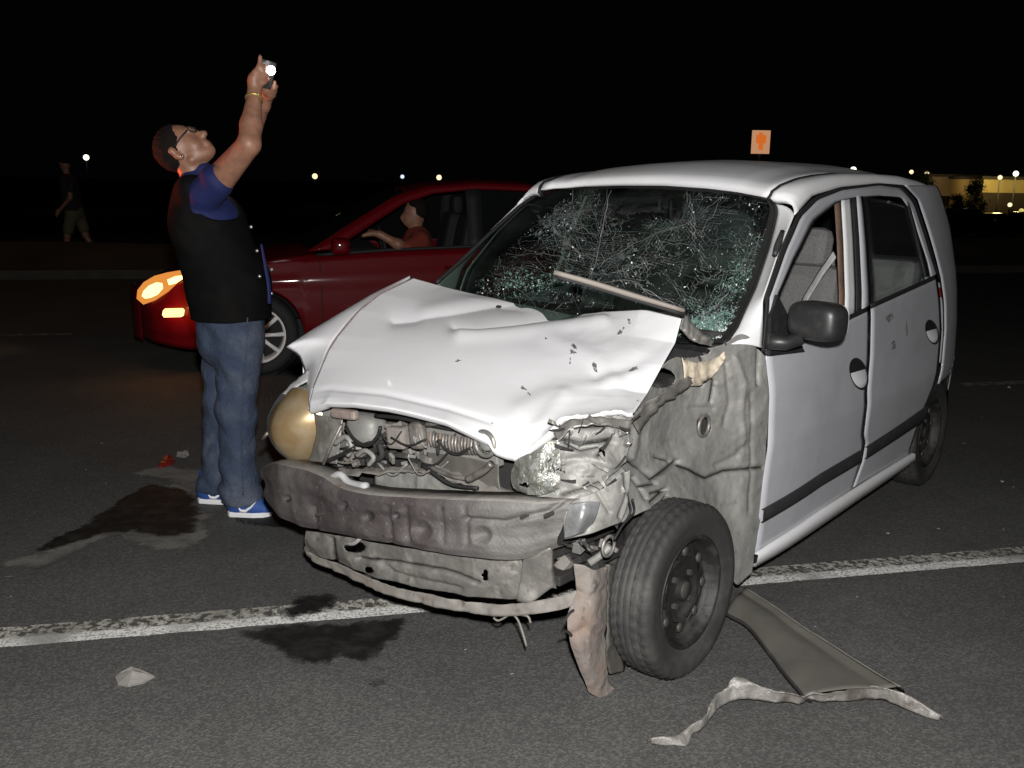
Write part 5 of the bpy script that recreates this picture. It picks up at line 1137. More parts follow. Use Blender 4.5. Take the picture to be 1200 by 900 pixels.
# greenhouse
def roofz(x): return np.interp(x, [.35, .7, 1.05, 1.3, 1.7, 2.1, 2.5, 2.75, 2.95], [.90, 1.12, 1.33, 1.405, 1.44, 1.43, 1.36, 1.22, 1.0])
def ginset(z): return .035*((z-.5)/.35)**2 if z < .9 else .05+(z-.9)*.42
rows = []
for x in np.linspace(1.12, 2.52, 24):
    z = float(roofz(x)); g_ = ginset(z)
    rows.append([[x, g_+(WID-2*g_)*t, z+.045*(1-(2*t-1)**4)-.02] for t in np.linspace(0, 1, 18)])
gridmesh('roof', np.array(rows), MT['red'], red, solid=.005)
rows = []
for x in np.linspace(.42, 1.12, 12):
    z = float(roofz(x)); g_ = ginset(z)+.03
    rows.append([[x-.10*(1-(2*t-1)**2)*(1-(x-.42)/.7*.5), g_+(WID-2*g_)*t, z+.02*(1-(2*t-1)**2)] for t in np.linspace(0, 1, 14)])
gridmesh('windshield', np.array(rows), MT['carglass'], red)
rows = []
for x in np.linspace(2.52, 2.93, 10):
    z = float(roofz(x)); g_ = ginset(z)+.03; rows.append([[x+.05*(1-(2*t-1)**2), g_+(WID-2*g_)*t, z+.02*(1-(2*t-1)**2)] for t in np.linspace(0, 1, 14)])
gridmesh('rear_glass', np.array(rows), MT['carglass'], red)
def gp_(x, z, side, off=0): y = ginset(z)-off; return [x, y if side == 0 else WID-y, z]
for side in (0, 1):
    # roof edge + A pillar + C pillar frames
    out = [(x, float(roofz(x))) for x in np.linspace(.38, 2.93, 40)]
    inn = [(x+.10*np.interp(x, [.38, 1.1, 1.6], [1, .8, 0])-.12*np.interp(x, [2.2, 2.6, 2.93], [0, .8, 1]), z-.055 if 1.1 < x < 2.5 else max(z-.05, .93)) for x, z in out]
    gridmesh('window_frame', np.array([[gp_(*a, side), gp_((a[0]+b[0])/2, (a[1]+b[1])/2, side, .006), gp_(*b, side)] for a, b in zip(out, inn)]), MT['red'], red, solid=.004)
    gridmesh('door_pillar', np.array([[gp_(1.60, z, side), gp_(1.72, z, side)] for z in np.linspace(.93, 1.40, 6)]), MT['rubber'], red, solid=.006)
    gridmesh('rear_side_glass', np.array([[gp_(1.72+(x-1.72)*1., .95+(float(roofz(x))-.06-.95)*t, side, -.01) for t in np.linspace(0, 1, 6)] for x in np.linspace(1.72, 2.72, 12)]), MT['carglass'], red)
    if side: gridmesh('front_side_glass', np.array([[gp_(x, .92+(float(roofz(x))-.04-.92)*t, side, -.01) for t in np.linspace(0, 1, 6)] for x in np.linspace(.55, 1.6, 12)]), MT['carglass'], red)
    tube('belt_trim', [(x, (float(ginset(float(rprof(x))))-.006) if side == 0 else WID-ginset(float(rprof(x)))+.006, float(rprof(x))+.012) for x in np.linspace(.45, 2.9, 24)], .012, MT['rubber'], red)
    for xx in (.46, 1.66):
        tube('door_seam', [(xx+.02*math.sin(z*3), (.035*((z-.5)/.35)**2-.004) if side == 0 else WID-.035*((z-.5)/.35)**2+.004, z) for z in np.linspace(.3, .88, 10)], .004, MT['rubber'], red, n=6)
    for xx in (1.48, 2.55):
        tube('door_handle', [(xx-.08, -.01 if side == 0 else WID+.01, .80), (xx, -.03 if side == 0 else WID+.03, .805), (xx+.08, -.01 if side == 0 else WID+.01, .80)], .012, MT['red'], red)
superell('side_mirror', (.62, -.10, .97), (.07, .10, .062), .6, MT['red'], red)
tube('mirror_foot', [(.60, -.04, .94), (.60, .05, .90)], .02, MT['black'], red)
superell('side_mirror', (.62, WID+.10, .97), (.07, .10, .062), .6, MT['red'], red)
box('chassis', (1.3, WID/2, .3), (3.6, WID-.35, .2), MT['darkint'], red)
for side in (0, 1):
    for ax_ in (0, 2.52):
        V, Fc = lathe_data([(.34, .02), (.34, .3), (.02, .3)], 36); mesh('wheel_housing', V+np.array([ax_, 0 if side == 0 else WID-.32, .31]), Fc, MT['darkint'], red)
box('dashboard', (.75, WID/2, .85), (.4, WID-.3, .16), MT['darkint'], red, bevel=.04)
for y in (.42, WID-.42):
    box('seat_back', (1.62, y, .88), (.14, .46, .6), MT['darkint'], red, rot=(0, .2, 0), bevel=.05); box('headrest', (1.70, y, 1.24), (.09, .24, .16), MT['darkint'], red, bevel=.04)
    box('seat_cushion', (1.35, y, .55), (.5, .46, .14), MT['darkint'], red, bevel=.05)
def red_wheel(x, y, flip):
    w = bpy.data.objects.new('wheel', None); COL.objects.link(w); w.parent = red; w.location = (x, y, .305)
    V, Fc = lathe_data([(.2, .01), (.225, -.02), (.27, -.025), (.295, .0), (.305, .03), (.305, .16), (.295, .19), (.22, .2)], 56); mesh('tyre', V, Fc, MT['rubber'] if False else mat('black_tyre', (.02, .02, .02), .8) if 'bt' not in MT else MT['bt'], w)
    V, Fc = lathe_data([(.205, .012), (.21, -.012), (.2, -.008), (.19, .02), (.185, .12)], 56); rm_ = mesh('rim', V, Fc, MT['alloy'], w)
    V, Fc = lathe_data([(.19, .1), (.01, .1)], 40); mesh('brake_backing', V, Fc, MT['darkint'], w)
    for k in range(9):
        a = 2*math.pi*k/9+.02; c, s = math.cos(a), math.sin(a)
        pts = [(.04*c, .0, .04*s), (.12*c, -.004, .12*s), (.196*c, .012, .196*s)]; V, Fc = tube_data(pts, [.018, .014, .018], 6, .6); mesh('spoke', V, Fc, MT['alloy'], rm_)
    V, Fc = lathe_data([(.0, -.012), (.035, -.008), (.045, .02)], 24); mesh('hub_cap', V, Fc, MT['alloy'], rm_)
    if flip: w.rotation_euler = (0, 0, math.pi)
    return w
MT['bt'] = mat('black_tyre', (.02, .02, .02), .8)
red_wheel(0, .02, False); red_wheel(2.52, .02, False); red_wheel(0, WID-.02, True); red_wheel(2.52, WID-.02, True)
# headlamps: lit
lampm = mat('headlamp_glass', (.8, .6, .3), .15)
def extrude_px(name, pts, y, th_, mt, parent, inset=.0):
    A = np.array([onr(x, yy, 'y', y(x) if callable(y) else y) for x, yy in pts]); n = len(A); B = A+np.array([0, th_, 0]); c = A.mean(0)+np.array([-.012, -.012, 0])
    return mesh(name, np.vstack([A, B, c[None]]), [(i, (i+1) % n, n+(i+1) % n, n+i) for i in range(n)]+[(i, (i+1) % n, 2*n) for i in range(n)], mt, parent)
yf = lambda x: np.interp(x, [155, 175, 200, 216], [.24, .16, .09, .05])-.01
hlp = extrude_px('headlamp', [(160, 350), (161, 340), (168, 331), (180, 324), (195, 320), (213, 317), (217, 323), (209, 331), (197, 342), (182, 352), (168, 357)], yf, .05, emit('headlamp_amber_glow', (1, .36, .07), .8), red)
yf2 = lambda x: yf(x)-.022
extrude_px('lamp_bulb', [(166, 347), (168, 341), (174, 335), (183, 331), (190, 332), (191, 338), (185, 345), (177, 349), (170, 350)], yf2, .01, emit('headlamp_core_glow', (1, .66, .27), 2.6), hlp)
extrude_px('lamp_bulb', [(196, 328), (205, 324), (213, 323), (214, 327), (206, 332), (198, 334)], yf2, .01, emit('headlamp_side_glow', (1, .55, .16), 5), hlp)
extrude_px('side_marker', [(191, 364), (193, 362), (214, 361.5), (216, 364), (215, 370), (212, 371.5), (192, 372), (190, 369)], lambda x: yf(x)-.02, .02, emit('marker_glow', (1, .55, .18), 3), red)
for (lx, ly, lz, e_, c_) in ((-.95, .25, .60, 12, (1, .62, .28)), (-.95, WID-.3, .60, 12, (1, .62, .28))):
    L = bpy.data.lights.new('headlight_beam', 'SPOT'); L.energy = 14; L.spot_size = math.radians(70); L.spot_blend = .8; L.color = (1, .62, .3); L.shadow_soft_size = .06
    lo_ = bpy.data.objects.new('headlight_beam', L); COL.objects.link(lo_); lo_.parent = red; lo_.location = (lx-.12, ly, lz)
    lo_.rotation_euler = Vector((-1, 0, -.06)).to_track_quat('-Z', 'Y').to_euler()
# orange glow of the marker on the bumper
L = bpy.data.lights.new('marker_light', 'POINT'); L.energy = 1.6; L.color = (1, .3, .06); L.shadow_soft_size = .03
lo_ = bpy.data.objects.new('marker_light', L); COL.objects.link(lo_); lo_.parent = red; q = onr(203, 366, 'y', -.10); lo_.location = tuple(q)
# grille and lower intake
extrude_px('bumper_intake', [(152, 372), (170, 366), (182, 366), (180, 385), (160, 392), (150, 388)], lambda x: .20, .03, MT['darkint'], red) if False else None

# driver of the red car
MTd = MT
drv = empty('person', tuple(ro+RR@np.array([1.45, .42, .3])), ROAD); tag(drv, 'driver in an orange red top at the open window of the dark red sedan', 'person')
b0 = np.array([1.45, .42, .3])
hd = onr(486, 250, 'y', .40)-b0
body = [ell_(hd, (.085, .075, .11)), ell_(hd+np.array([-.05, -.0, -.05]), (.05, .05, .055)), cap_(hd+np.array([.0, 0, -.08]), hd+np.array([.02, 0, -.17]), .05, .055), cap_(hd+np.array([-.085, 0, -.02]), hd+np.array([-.10, 0, -.035]), .012, .016),
        cap_(hd+np.array([-.03, -.2, -.27]), hd+np.array([-.17, -.33, -.22]), .045, .04), cap_(hd+np.array([-.17, -.33, -.22]), hd+np.array([-.30, -.31, -.15]), .038, .029), ell_(hd+np.array([-.34, -.30, -.14]), (.045, .035, .022))]
for k in range(4): body.append(cap_(hd+np.array([-.37, -.325+.017*k, -.14]), hd+np.array([-.43, -.325+.019*k, -.155-.004*k]), .009, .007))
body.append(cap_(hd+np.array([-.34, -.28, -.13]), hd+np.array([-.38, -.26, -.115]), .010, .008))
sdf_mesh('body', body, .011, .03, MT['skin'], drv)
sdf_mesh('shirt', [cap_(hd+np.array([.02, 0, -.24]), hd+np.array([.03, 0, -.6]), .15, .15, (.8, 1.25, 1)), cap_(hd+np.array([.02, -.17, -.2]), hd+np.array([-.1, -.29, -.25]), .062, .055), cap_(hd+np.array([.02, .17, -.2]), hd+np.array([-.08, .24, -.4]), .062, .055)], .018, .06, MT['orange'], drv)
sdf_mesh('hair', [ell_(hd+np.array([.02, 0, .03]), (.088, .082, .10))], .014, .02, MT['hair'], drv, cut=lambda X, Y, Z: np.minimum(hd[2]+.05-Z, np.maximum(hd[0]+.0-X, hd[2]-.045-Z)))
tube('steering_wheel', [np.array([.98, .42, .92])+.17*np.array([-.25*math.sin(a), math.cos(a), math.sin(a)]) for a in np.linspace(0, 2*math.pi, 28)], .012, MT['darkint'], red)

# ------------------------------------------------------------------ MAN FILMING
YM = 4.12
def W(px, py, Y): return onw(px, py, 'y', Y)
man = empty('person', tuple(W(270, 598, 4.12)*np.array([1, 1, 0]))); tag(man, 'man in black vest, blue shirt and jeans raising a phone above his tilted back head', 'person')
mo = np.array(man.location); mo[2] = 0
def J(px, py, Y): return W(px, py, Y)-mo
fx = np.array([.59, 0, .80]); ux = np.array([-.80, 0, .59]); sy = np.array([0, -1, 0.])   # head axes: face, crown, camera side
HC = J(214, 176, 4.12)
h_ = lambda f, u, s=0: HC+fx*f+ux*u+sy*s
Rh = np.stack([fx, sy, ux], 1)
el, wr = J(292, 169, 3.86), J(298, 113, 3.98); shd = J(250, 222, 3.98)
ell2, wl = J(290, 168, 4.34), J(309, 124, 4.16); shl = J(240, 222, 4.30)
kn = J(297, 88, 4.0); 
B = [ell_(h_(-.002, .02), (.092, .074, .090), Rh), ell_(h_(.034, -.03), (.058, .056, .082), Rh), ell_(h_(.062, -.090), (.030, .027, .026), Rh), cap_(h_(.0, -.065, .05), h_(.055, -.088, .02), .018, .018), cap_(h_(.0, -.065, -.05), h_(.055, -.088, -.02), .018, .018),
     cap_(h_(.086, .002), h_(.113, -.034), .008, .0105), ell_(h_(.103, -.038), (.012, .017, .009), Rh), cap_(h_(.088, .018, -.03), h_(.088, .018, .03), .012), 
     cap_(h_(.088, -.062, -.018), h_(.088, -.062, .018), .009), cap_(h_(.084, -.075, -.016), h_(.084, -.075, .016), .009), ell_(h_(.045, -.035, .045), (.03, .018, .03), Rh),
     cap_(h_(-.02, -.02, .074), h_(-.015, .012, .080), .010, .014), cap_(h_(-.012, -.035, .074), h_(-.02, -.02, .078), .009), cap_(h_(-.02, -.02, -.074), h_(-.015, .012, -.080), .010, .014),
     cap_(h_(-.03, -.06), J(232, 214, 4.13), .058, .062), cap_(shd, el, .057, .045), cap_(el, el*.6+wr*.4, .043, .043), cap_(el*.6+wr*.4, wr, .043, .028), cap_(shl, ell2, .050, .042), cap_(ell2, wl, .042, .026),
     cap_(J(238, 225, 4.14), J(270, 370, 4.14), .10, .12)]
# right hand: palm, four fingers round the phone, thumb
pc1 = J(299, 97, 4.0); k1 = J(299, 88, 4.0)
B += [cap_(wr, pc1, .027, .030, None), ell_((pc1+k1)/2, (.026, .040, .030))]
ftip = [((304, 79), (305, 66), 3.97), ((308, 84), (311, 77), 3.975), ((309, 90), (314, 86), 3.985), ((309, 96), (315, 93), 4.0)]
for i, ((x1, y1), (x2, y2), yy) in enumerate(ftip):
    a = J(299+i, 84+3*i, yy+.0); b = J(x1, y1, yy-.004); c = J(x2, y2, yy+.002); B += [cap_(a, b, .0105, .0095), cap_(b, c, .0095, .0078)]
B += [cap_(J(296, 98, 4.03), J(302, 88, 4.06), .014, .011), cap_(J(302, 88, 4.06), J(309, 84, 4.06), .011, .009)]
# left hand under the phone
pc2 = J(314, 109, 4.12); B += [cap_(wl, pc2, .026, .028), ell_(J(315, 105, 4.11), (.026, .036, .026))]
for i, (x1, y1, x2, y2) in enumerate([(321, 103, 322, 96), (320, 107, 324, 101), (318, 111, 323, 107), (316, 114, 321, 112)]):
    yy = 4.07+.018*i; B += [cap_(J(315, 105+2*i, yy), J(x1, y1, yy-.015), .0105, .0092), cap_(J(x1, y1, yy-.015), J(x2, y2, yy-.02), .0092, .0075)]
B += [cap_(J(311, 108, 4.08), J(308, 100, 4.05), .013, .011), cap_(J(308, 100, 4.05), J(311, 95, 4.04), .011, .009)]
bodyo = sdf_mesh('body', B, .0062, .014, MT['skin'], man)
def wr_(seed, amp, fx_, fz_):
    return lambda X, Y, Z: amp*(np.sin(X*fx_+np.sin(Z*fz_*.7+seed)*1.5)*np.sin(Z*fz_+np.sin(X*13+Y*9+seed)*1.3))
# jeans
hpN, hpF = J(281, 392, 4.05), J(262, 392, 4.22); knN, knF = J(277, 480, 4.04), J(261, 482, 4.22); anN, anF = J(281, 572, 4.035), J(256, 566, 4.20)
jn = [cap_(J(271, 374, 4.13), J(270, 398, 4.13), .125, .125, (1.12, 1.3, 1)), cap_(hpN, knN, .103, .079), cap_(knN, anN, .079, .075), cap_(anN, J(283, 588, 4.035), .075, .079, (1, .8, 1)), cap_(hpF, knF, .101, .078), cap_(knF, anF, .078, .074), cap_(anF, J(254, 576, 4.20), .074, .077, (1, .8, 1))]
zt1 = J(270, 362, 4.13)[2]
def jd(X, Y, Z): return -.007*np.abs(np.sin(Z*17+X*14+Y*6+np.sin(X*9+Z*5)*1.3))*(np.exp(-((Z-.14)/.13)**2)+.8*np.exp(-((Z-.50)/.09)**2)+.5*np.exp(-((Z-.80)/.08)**2))+.003*np.sin(Z*52+np.sin(X*22+Y*7)*2.2)*(np.exp(-((Z-.12)/.16)**2)+.7*np.exp(-((Z-.48)/.10)**2)+.35)+.003*np.sin(X*60+Z*19+np.sin(Z*30))
je = sdf_mesh('jeans', jn, .0085, .035, MT['jeans'], man, disp=jd, cut=lambda X, Y, Z: np.maximum(Z-zt1, .055-Z))
tube('side_seam', [J(290, 372, 3.955), J(289, 410, 3.95), J(285, 450, 3.955), J(283, 500, 3.955), J(284, 545, 3.955), J(285, 580, 3.955)], .0035, MT['jeans'], je, n=6, smoothpts=30)
tube('hem', [J(283, 588, 4.035)+np.array([.082*math.cos(a), .066*math.sin(a), .012]) for a in np.linspace(0, 2*math.pi, 30)], .006, MT['jeans'], je, n=6)
pk = [J(244, 384, 3.985), J(262, 382, 3.972), J(263, 402, 3.97), J(254, 408, 3.975), J(245, 403, 3.985)]; tube('back_pocket', pk+[pk[0]], .003, MT['jeans'], je, n=6)
# vest and shirt
ch, wa = J(243, 262, 4.14), J(268, 335, 4.13)
sh_ = [cap_(J(236, 232, 4.14), ch, .105, .125, (1.0, 1.42, 1)), cap_(ch, wa, .125, .138, (1.12, 1.3, 1)), cap_(wa, J(271, 362, 4.13), .140, .132, (1.14, 1.28, 1)), cap_(J(242, 226, 3.99), J(254, 212, 3.955), .070, .068), cap_(J(238, 224, 4.29), J(250, 211, 4.33), .066, .064), cap_(J(231, 216, 4.13), J(233, 206, 4.13), .066, .066)]
shirt = sdf_mesh('shirt', sh_, .0085, .04, MT['shirt'], man, disp=lambda X, Y, Z: .003*np.sin(X*45+Z*33+np.sin(Z*21)*2), cut=lambda X, Y, Z: (J(270, 371, 4.13)[2]-Z))
aR = J(256, 226, 3.98)
def vcut(X, Y, Z):
    arm = .105-np.sqrt((X-aR[0])**2*1.0+(Z-aR[2]+.0)**2*.9+np.maximum(0, Y-(3.99-mo[1]+.10))**2*3)      # armhole on the camera side
    front = (X-(J(300, 290, 4.13)[0]+(Z-J(300, 290, 4.13)[2])*-.34))-.0
    front = np.where(np.abs(Y-(4.10-mo[1])) < .16, np.minimum(front, .045-np.abs(Y-(4.07-mo[1]))), -1)    # open down the front
    return np.maximum(np.maximum(arm, front), (J(270, 372, 4.13)[2]-Z))
vs = [cap_(J(234, 236, 4.14), ch, .110, .137, (1.0, 1.38, 1)), cap_(ch, wa, .137, .150, (1.13, 1.3, 1)), cap_(wa, J(271, 366, 4.13), .150, .146, (1.15, 1.3, 1)), cap_(J(226, 222, 4.00), J(226, 226, 4.26), .062)]
vest = sdf_mesh('vest', vs, .0085, .04, MT['vest'], man, disp=lambda X, Y, Z: .0035*np.sin(X*30+Z*26+np.sin(Z*17)*2)*np.sin(Y*20+Z*9), cut=vcut)
ribbon_ = catmull(np.array([J(305, 286, 4.00), J(309, 310, 3.99), J(313, 335, 3.985), J(314, 356, 3.99)]), 20); rib2 = catmull(np.array([J(306, 286, 4.03), J(312, 310, 4.03), J(317, 335, 4.03), J(318, 356, 4.03)]), 20)
gridmesh('shirt_front', np.stack([ribbon_, (ribbon_+rib2)/2+np.array([.008, -.008, 0]), rib2], 1), MT['shirt'], man, solid=.003)
for x, y, yy in ((294, 266, 3.99), (301, 294, 3.975), (304, 324, 3.97), (318, 316, 4.06), (318, 344, 4.06)):
    V, Fc = lathe_data([(.0, -.003), (.007, -.002), (.008, .003)], 14); mesh('snap', V+J(x, y, yy), Fc, MT['steel'], vest)
# hair cap, glasses, ear stud, watch strap
def hcut(X, Y, Z):
    jit = .006*np.sin(X*130+Z*90+Y*110)*np.sin(Z*170-X*60)
    f = (X-HC[0])*fx[0]+(Z-HC[2])*fx[2]; u_ = (X-HC[0])*ux[0]+(Z-HC[2])*ux[2]
    return np.maximum(f-.040-.3*np.maximum(0, u_-.02)+np.maximum(0, .03-u_)*1.1, (-.020-u_)-np.maximum(0, -.030-f)*2.2)+jit
sdf_mesh('hair', [ell_(h_(-.006, .024), (.100, .081, .097), Rh)], .0062, .01, MT['hair'], man, cut=hcut, disp=lambda X, Y, Z: .0022*np.sin(X*190+Z*70)*np.sin(Y*160+Z*150))
gl = tube('glasses', [h_(-.005, .012, .081), h_(.05, .012, .079), h_(.092, .010, .066)], .0035, MT['rubber'], man, n=6)
for s in (.032, -.032):
    tube('lens_rim', [h_(.102-.02*abs(s)*10*0, .006, s)+ux*.018*math.sin(a)+sy*.026*math.cos(a)-fx*.008*abs(math.cos(a))*(1 if s*math.cos(a) > 0 else 0) for a in np.linspace(0, 2*math.pi, 22)], .0026, MT['rubber'], gl, n=6)
tube('bridge', [h_(.106, .010, -.008), h_(.106, .010, .008)], .0022, MT['rubber'], gl, n=6)
e_ = h_(-.005, -.038, .088); V, Fc = lathe_data([(.0, -.006), (.006, -.004), (.007, .004)], 12); mesh('ear_stud', V+e_, Fc, MT['steel'], man)
ax_ = (wr-el); ax_ /= np.linalg.norm(ax_); t1 = np.cross(ax_, [0, 1, 0]); t1 /= np.linalg.norm(t1); t2 = np.cross(ax_, t1)
tube('bracelet', [wr-ax_*.01+.031*(math.cos(a)*t1+math.sin(a)*t2) for a in np.linspace(0, 2*math.pi, 24)], .0055, mat('brass_bracelet', (.45, .36, .12), .4, .7), man, n=6)
# shoes
for (fx0, fx1, fy, yy, nm) in ((268, 319, 603, 4.03, 0), (233, 273, 589, 4.20, 1)):
    a = W(fx0, fy, yy); b = W(fx1, fy, yy); a[2] = b[2] = 0; L = b[0]-a[0]; x0 = a[0]-mo[0]; y0 = yy-mo[1]; m0 = lambda t, z, s=0: np.array([x0+L*t, y0+s, z])
    L = max(L, .20) if nm else L
    sdf = [ell_(m0(.24, .055), (.055, .042, .045)), cap_(m0(.25, .06), m0(.62, .05), .045, .040, (1, .95, 1)), cap_(m0(.6, .045), m0(.86, .035), .040, .030, (1, 1.15, 1)), cap_(m0(.22, .08), m0(.27, .13), .045, .045)]
    shoe = sdf_mesh('shoe', sdf, .006, .02, MT['shoe'], man, cut=lambda X, Y, Z: .016-Z)
    out = [(m0(t, 0)[0], y0+s*w_) for t, w_, s in [(0, .015, -1), (.06, .034, -1), (.3, .040, -1), (.6, .046, -1), (.85, .040, -1), (.97, .022, -1), (1.0, 0, 1), (.97, .022, 1), (.85, .040, 1), (.6, .046, 1), (.3, .040, 1), (.06, .034, 1), (0, .015, 1)]]
    n = len(out); V = [(x, y, .002) for x, y in out]+[(x, y, .026) for x, y in out]
    mesh('sole', V, [(i, (i+1) % n, n+(i+1) % n, n+i) for i in range(n)]+[tuple(range(n, 2*n)), tuple(range(n))[::-1]], MT['sole'], shoe, smooth=False, bevel=.004)
    # white curved tick on the side
    c1 = [(.38, .055), (.43, .046), (.52, .045), (.64, .060), (.78, .082)]; c2 = [(.36, .060), (.40, .034), (.52, .030), (.66, .052), (.78, .082)] 
    P = [];
    for (t1_, z1), (t2_, z2) in zip(c1, c2): P.append([m0(t1_-.06, z1, -.0525+.012*max(0, z1-.05)*10), m0(t2_-.06, z2, -.0515)])
    gridmesh('shoe_side_mark', np.array(P), MT['sole'], shoe, solid=.003)
# phone (held, so a thing of its own) with its lit lamp
ph = empty('phone', tuple(W(312, 86, 4.01))); tag(ph, 'dark phone with glowing white flash held high in the raised hands', 'phone')
nrm = np.array([.72, -.66, -.2]); nrm /= np.linalg.norm(nrm); vu = np.array([.25, .0, .97]); vu -= nrm*(vu@nrm); vu /= np.linalg.norm(vu); vw = np.cross(vu, nrm)
Rp = np.stack([vw, nrm, vu], 1)
V = np.array([[x, y, z] for x in (-.035, .035) for y in (-.004, .004) for z in (-.056, .050)])@Rp.T
mesh('phone_case', V, [(0, 1, 3, 2), (4, 6, 7, 5), (0, 4, 5, 1), (2, 3, 7, 6), (0, 2, 6, 4), (1, 5, 7, 3)], MT['black'], ph, smooth=False, bevel=.002)
po = np.array(ph.location)
def disc(name, c, r, n_, mt, parent, th_=.002):
    a = np.cross(n_, [0, 0, 1.]); a /= np.linalg.norm(a); b = np.cross(n_, a); V = [c+r*(math.cos(t)*a+math.sin(t)*b)+n_*k for k in (0, th_) for t in np.linspace(0, 2*math.pi, 25)[:-1]]
    return mesh(name, V, gridfaces(2, 24, True)+[tuple(range(24, 48))], mt, parent, smooth=False)
tocam = O-po; tocam /= np.linalg.norm(tocam); nn_ = nrm*.6+tocam*.4; nn_ /= np.linalg.norm(nn_)
led = onw(317.5, 82.5, 'y', 3.985)-po; disc('flash_lamp', led, .0175, nn_, emit('phone_flash_glow', (1, .98, .92), 30), ph)
disc('camera_lens', onw(313.5, 73.5, 'y', 3.985)-po, .008, nn_, emit('lens_glint_glow', (.8, .75, .8), .35), ph)  # lens is no lamp; its pale glint is painted as emission

# ------------------------------------------------------------------ PEDESTRIAN
pedp = onw(84, 305, 'z', 0); ped = empty('person', tuple(pedp)); tag(ped, 'person in dark top and shorts walking in the dark at the far left', 'person')
K = np.linalg.norm(pedp-O)/F*1.0
def pj(px, py, dy=0): return onw(px, py, 'y', pedp[1]+dy)-pedp
B = [ell_(pj(76, 192), (.09, .08, .12)), cap_(pj(77, 200), pj(80, 208), .05, .055), cap_(pj(80, 214), pj(86, 245), .13, .12, (1, 1.35, 1)), cap_(pj(83, 214, -.2), pj(82, 232, -.22), .045, .04), cap_(pj(82, 232, -.22), pj(70, 246, -.2), .038, .028), ell_(pj(67.5, 248.5, -.2), (.04, .025, .045)),
     cap_(pj(84, 214, .2), pj(88, 232, .22), .045, .04), cap_(pj(88, 232, .22), pj(95, 246, .2), .036, .028), cap_(pj(84, 248, -.09), pj(79, 275, -.09), .085, .058), cap_(pj(79, 275, -.09), pj(77, 301, -.09), .055, .036), cap_(pj(91, 248, .09), pj(100, 275, .09), .085, .058), cap_(pj(100, 275, .09), pj(113, 298, .09), .055, .036),
     cap_(pj(77, 303, -.09), pj(69, 305, -.09), .035, .03), cap_(pj(113, 300, .09), pj(109, 305, .09), .035, .03)]
for k in range(4): B.append(cap_(pj(67, 249.5, -.215+.014*k), pj(66, 254, -.215+.015*k), .009, .007))
sdf_mesh('body', B, .016, .03, MT['skin'], ped)
sdf_mesh('top', [cap_(pj(80, 213), pj(87, 246), .14, .135, (1, 1.4, 1)), cap_(pj(83, 212, -.18), pj(83, 222, -.22), .062, .058), cap_(pj(84, 212, .18), pj(86, 222, .22), .062, .058)], .02, .04, MT['top2'], ped)
sdf_mesh('shorts', [cap_(pj(87, 246), pj(87, 250), .14, .14, (1, 1.2, 1)), cap_(pj(84, 250, -.09), pj(80, 270, -.09), .105, .09), cap_(pj(91, 250, .09), pj(98, 268, .09), .105, .09)], .02, .04, MT['pant2'], ped)
sdf_mesh('hair', [ell_(pj(77, 189.5), (.10, .088, .11))], .02, .02, MT['hair'], ped, cut=lambda X, Y, Z: pj(76, 192)[2]-Z)

# ------------------------------------------------------------------ far background: lamps, sign, lit building, parked cars, trees
glow_w, glow_y = emit('lamp_glow_white', (1, .93, .72), 3), emit('lamp_glow_warm', (1, .80, .48), 1.4); glow_b = emit('lamp_glow_cool', (.7, .8, 1), 1.2); glow_d = emit('lamp_glow_dim', (.75, .85, .9), 1.4)
def far_lamp(px, py, d, r_px, gm, label, base_z=None):
    p = onw(px, py, 'y', d); s, pp = p@tv, p@nv; bz = terrain_z(s, pp)
    t = empty('street_lamp', (p[0], p[1], bz)); tag(t, label, 'street lamp', 'distant street lamps')
    r = r_px*np.linalg.norm(p-O)/F; hgt = p[2]-bz
    tube('pole', [(0, 0, 0), (0, 0, hgt)], [.07, .05], MT['pole'], t, n=8)
    o = superell('lamp_head', (0, 0, hgt), (r, r, r), 1., gm, t, n=8); return t
far_lamp(101, 184.5, 120, 2.9, glow_w, 'bright white distant lamp right above the walking person at far left')
far_lamp(369, 206.5, 150, 3.1, glow_y, 'yellowish distant lamp above the hood of the red sedan')
far_lamp(471.5, 207, 170, 2.2, glow_b, 'dim bluish distant lamp just above the red sedan roof')
far_lamp(514.5, 208, 150, 3.0, glow_y, 'yellow distant lamp above the red sedan roof, right of the dim bluish one')
far_lamp(1000, 199, 120, 3.2, glow_w, 'bright distant lamp standing just above the white car rear roof')
far_lamp(1068, 201.5, 130, 2.2, glow_y, 'small dim distant lamp, left of two beside the far tree')
far_lamp(1086, 203.5, 135, 2.4, glow_y, 'small dim distant lamp directly left of the lit cream building')
far_lamp(1172, 208, 78, 2.3, glow_y, 'warm lamp over the lit yellow wall')
far_lamp(1190.5, 203.5, 78, 2.7, glow_w, 'bright white lamp at the right edge above the yellow wall')
far_lamp(1183.5, 240, 60, 2.2, glow_y, 'low lamp below the yellow wall among the parked cars')
far_lamp(1197, 247, 62, 2.4, emit('lamp_glow_yellow', (.9, .75, .2), .8), 'dull yellow light cut by the right frame edge')
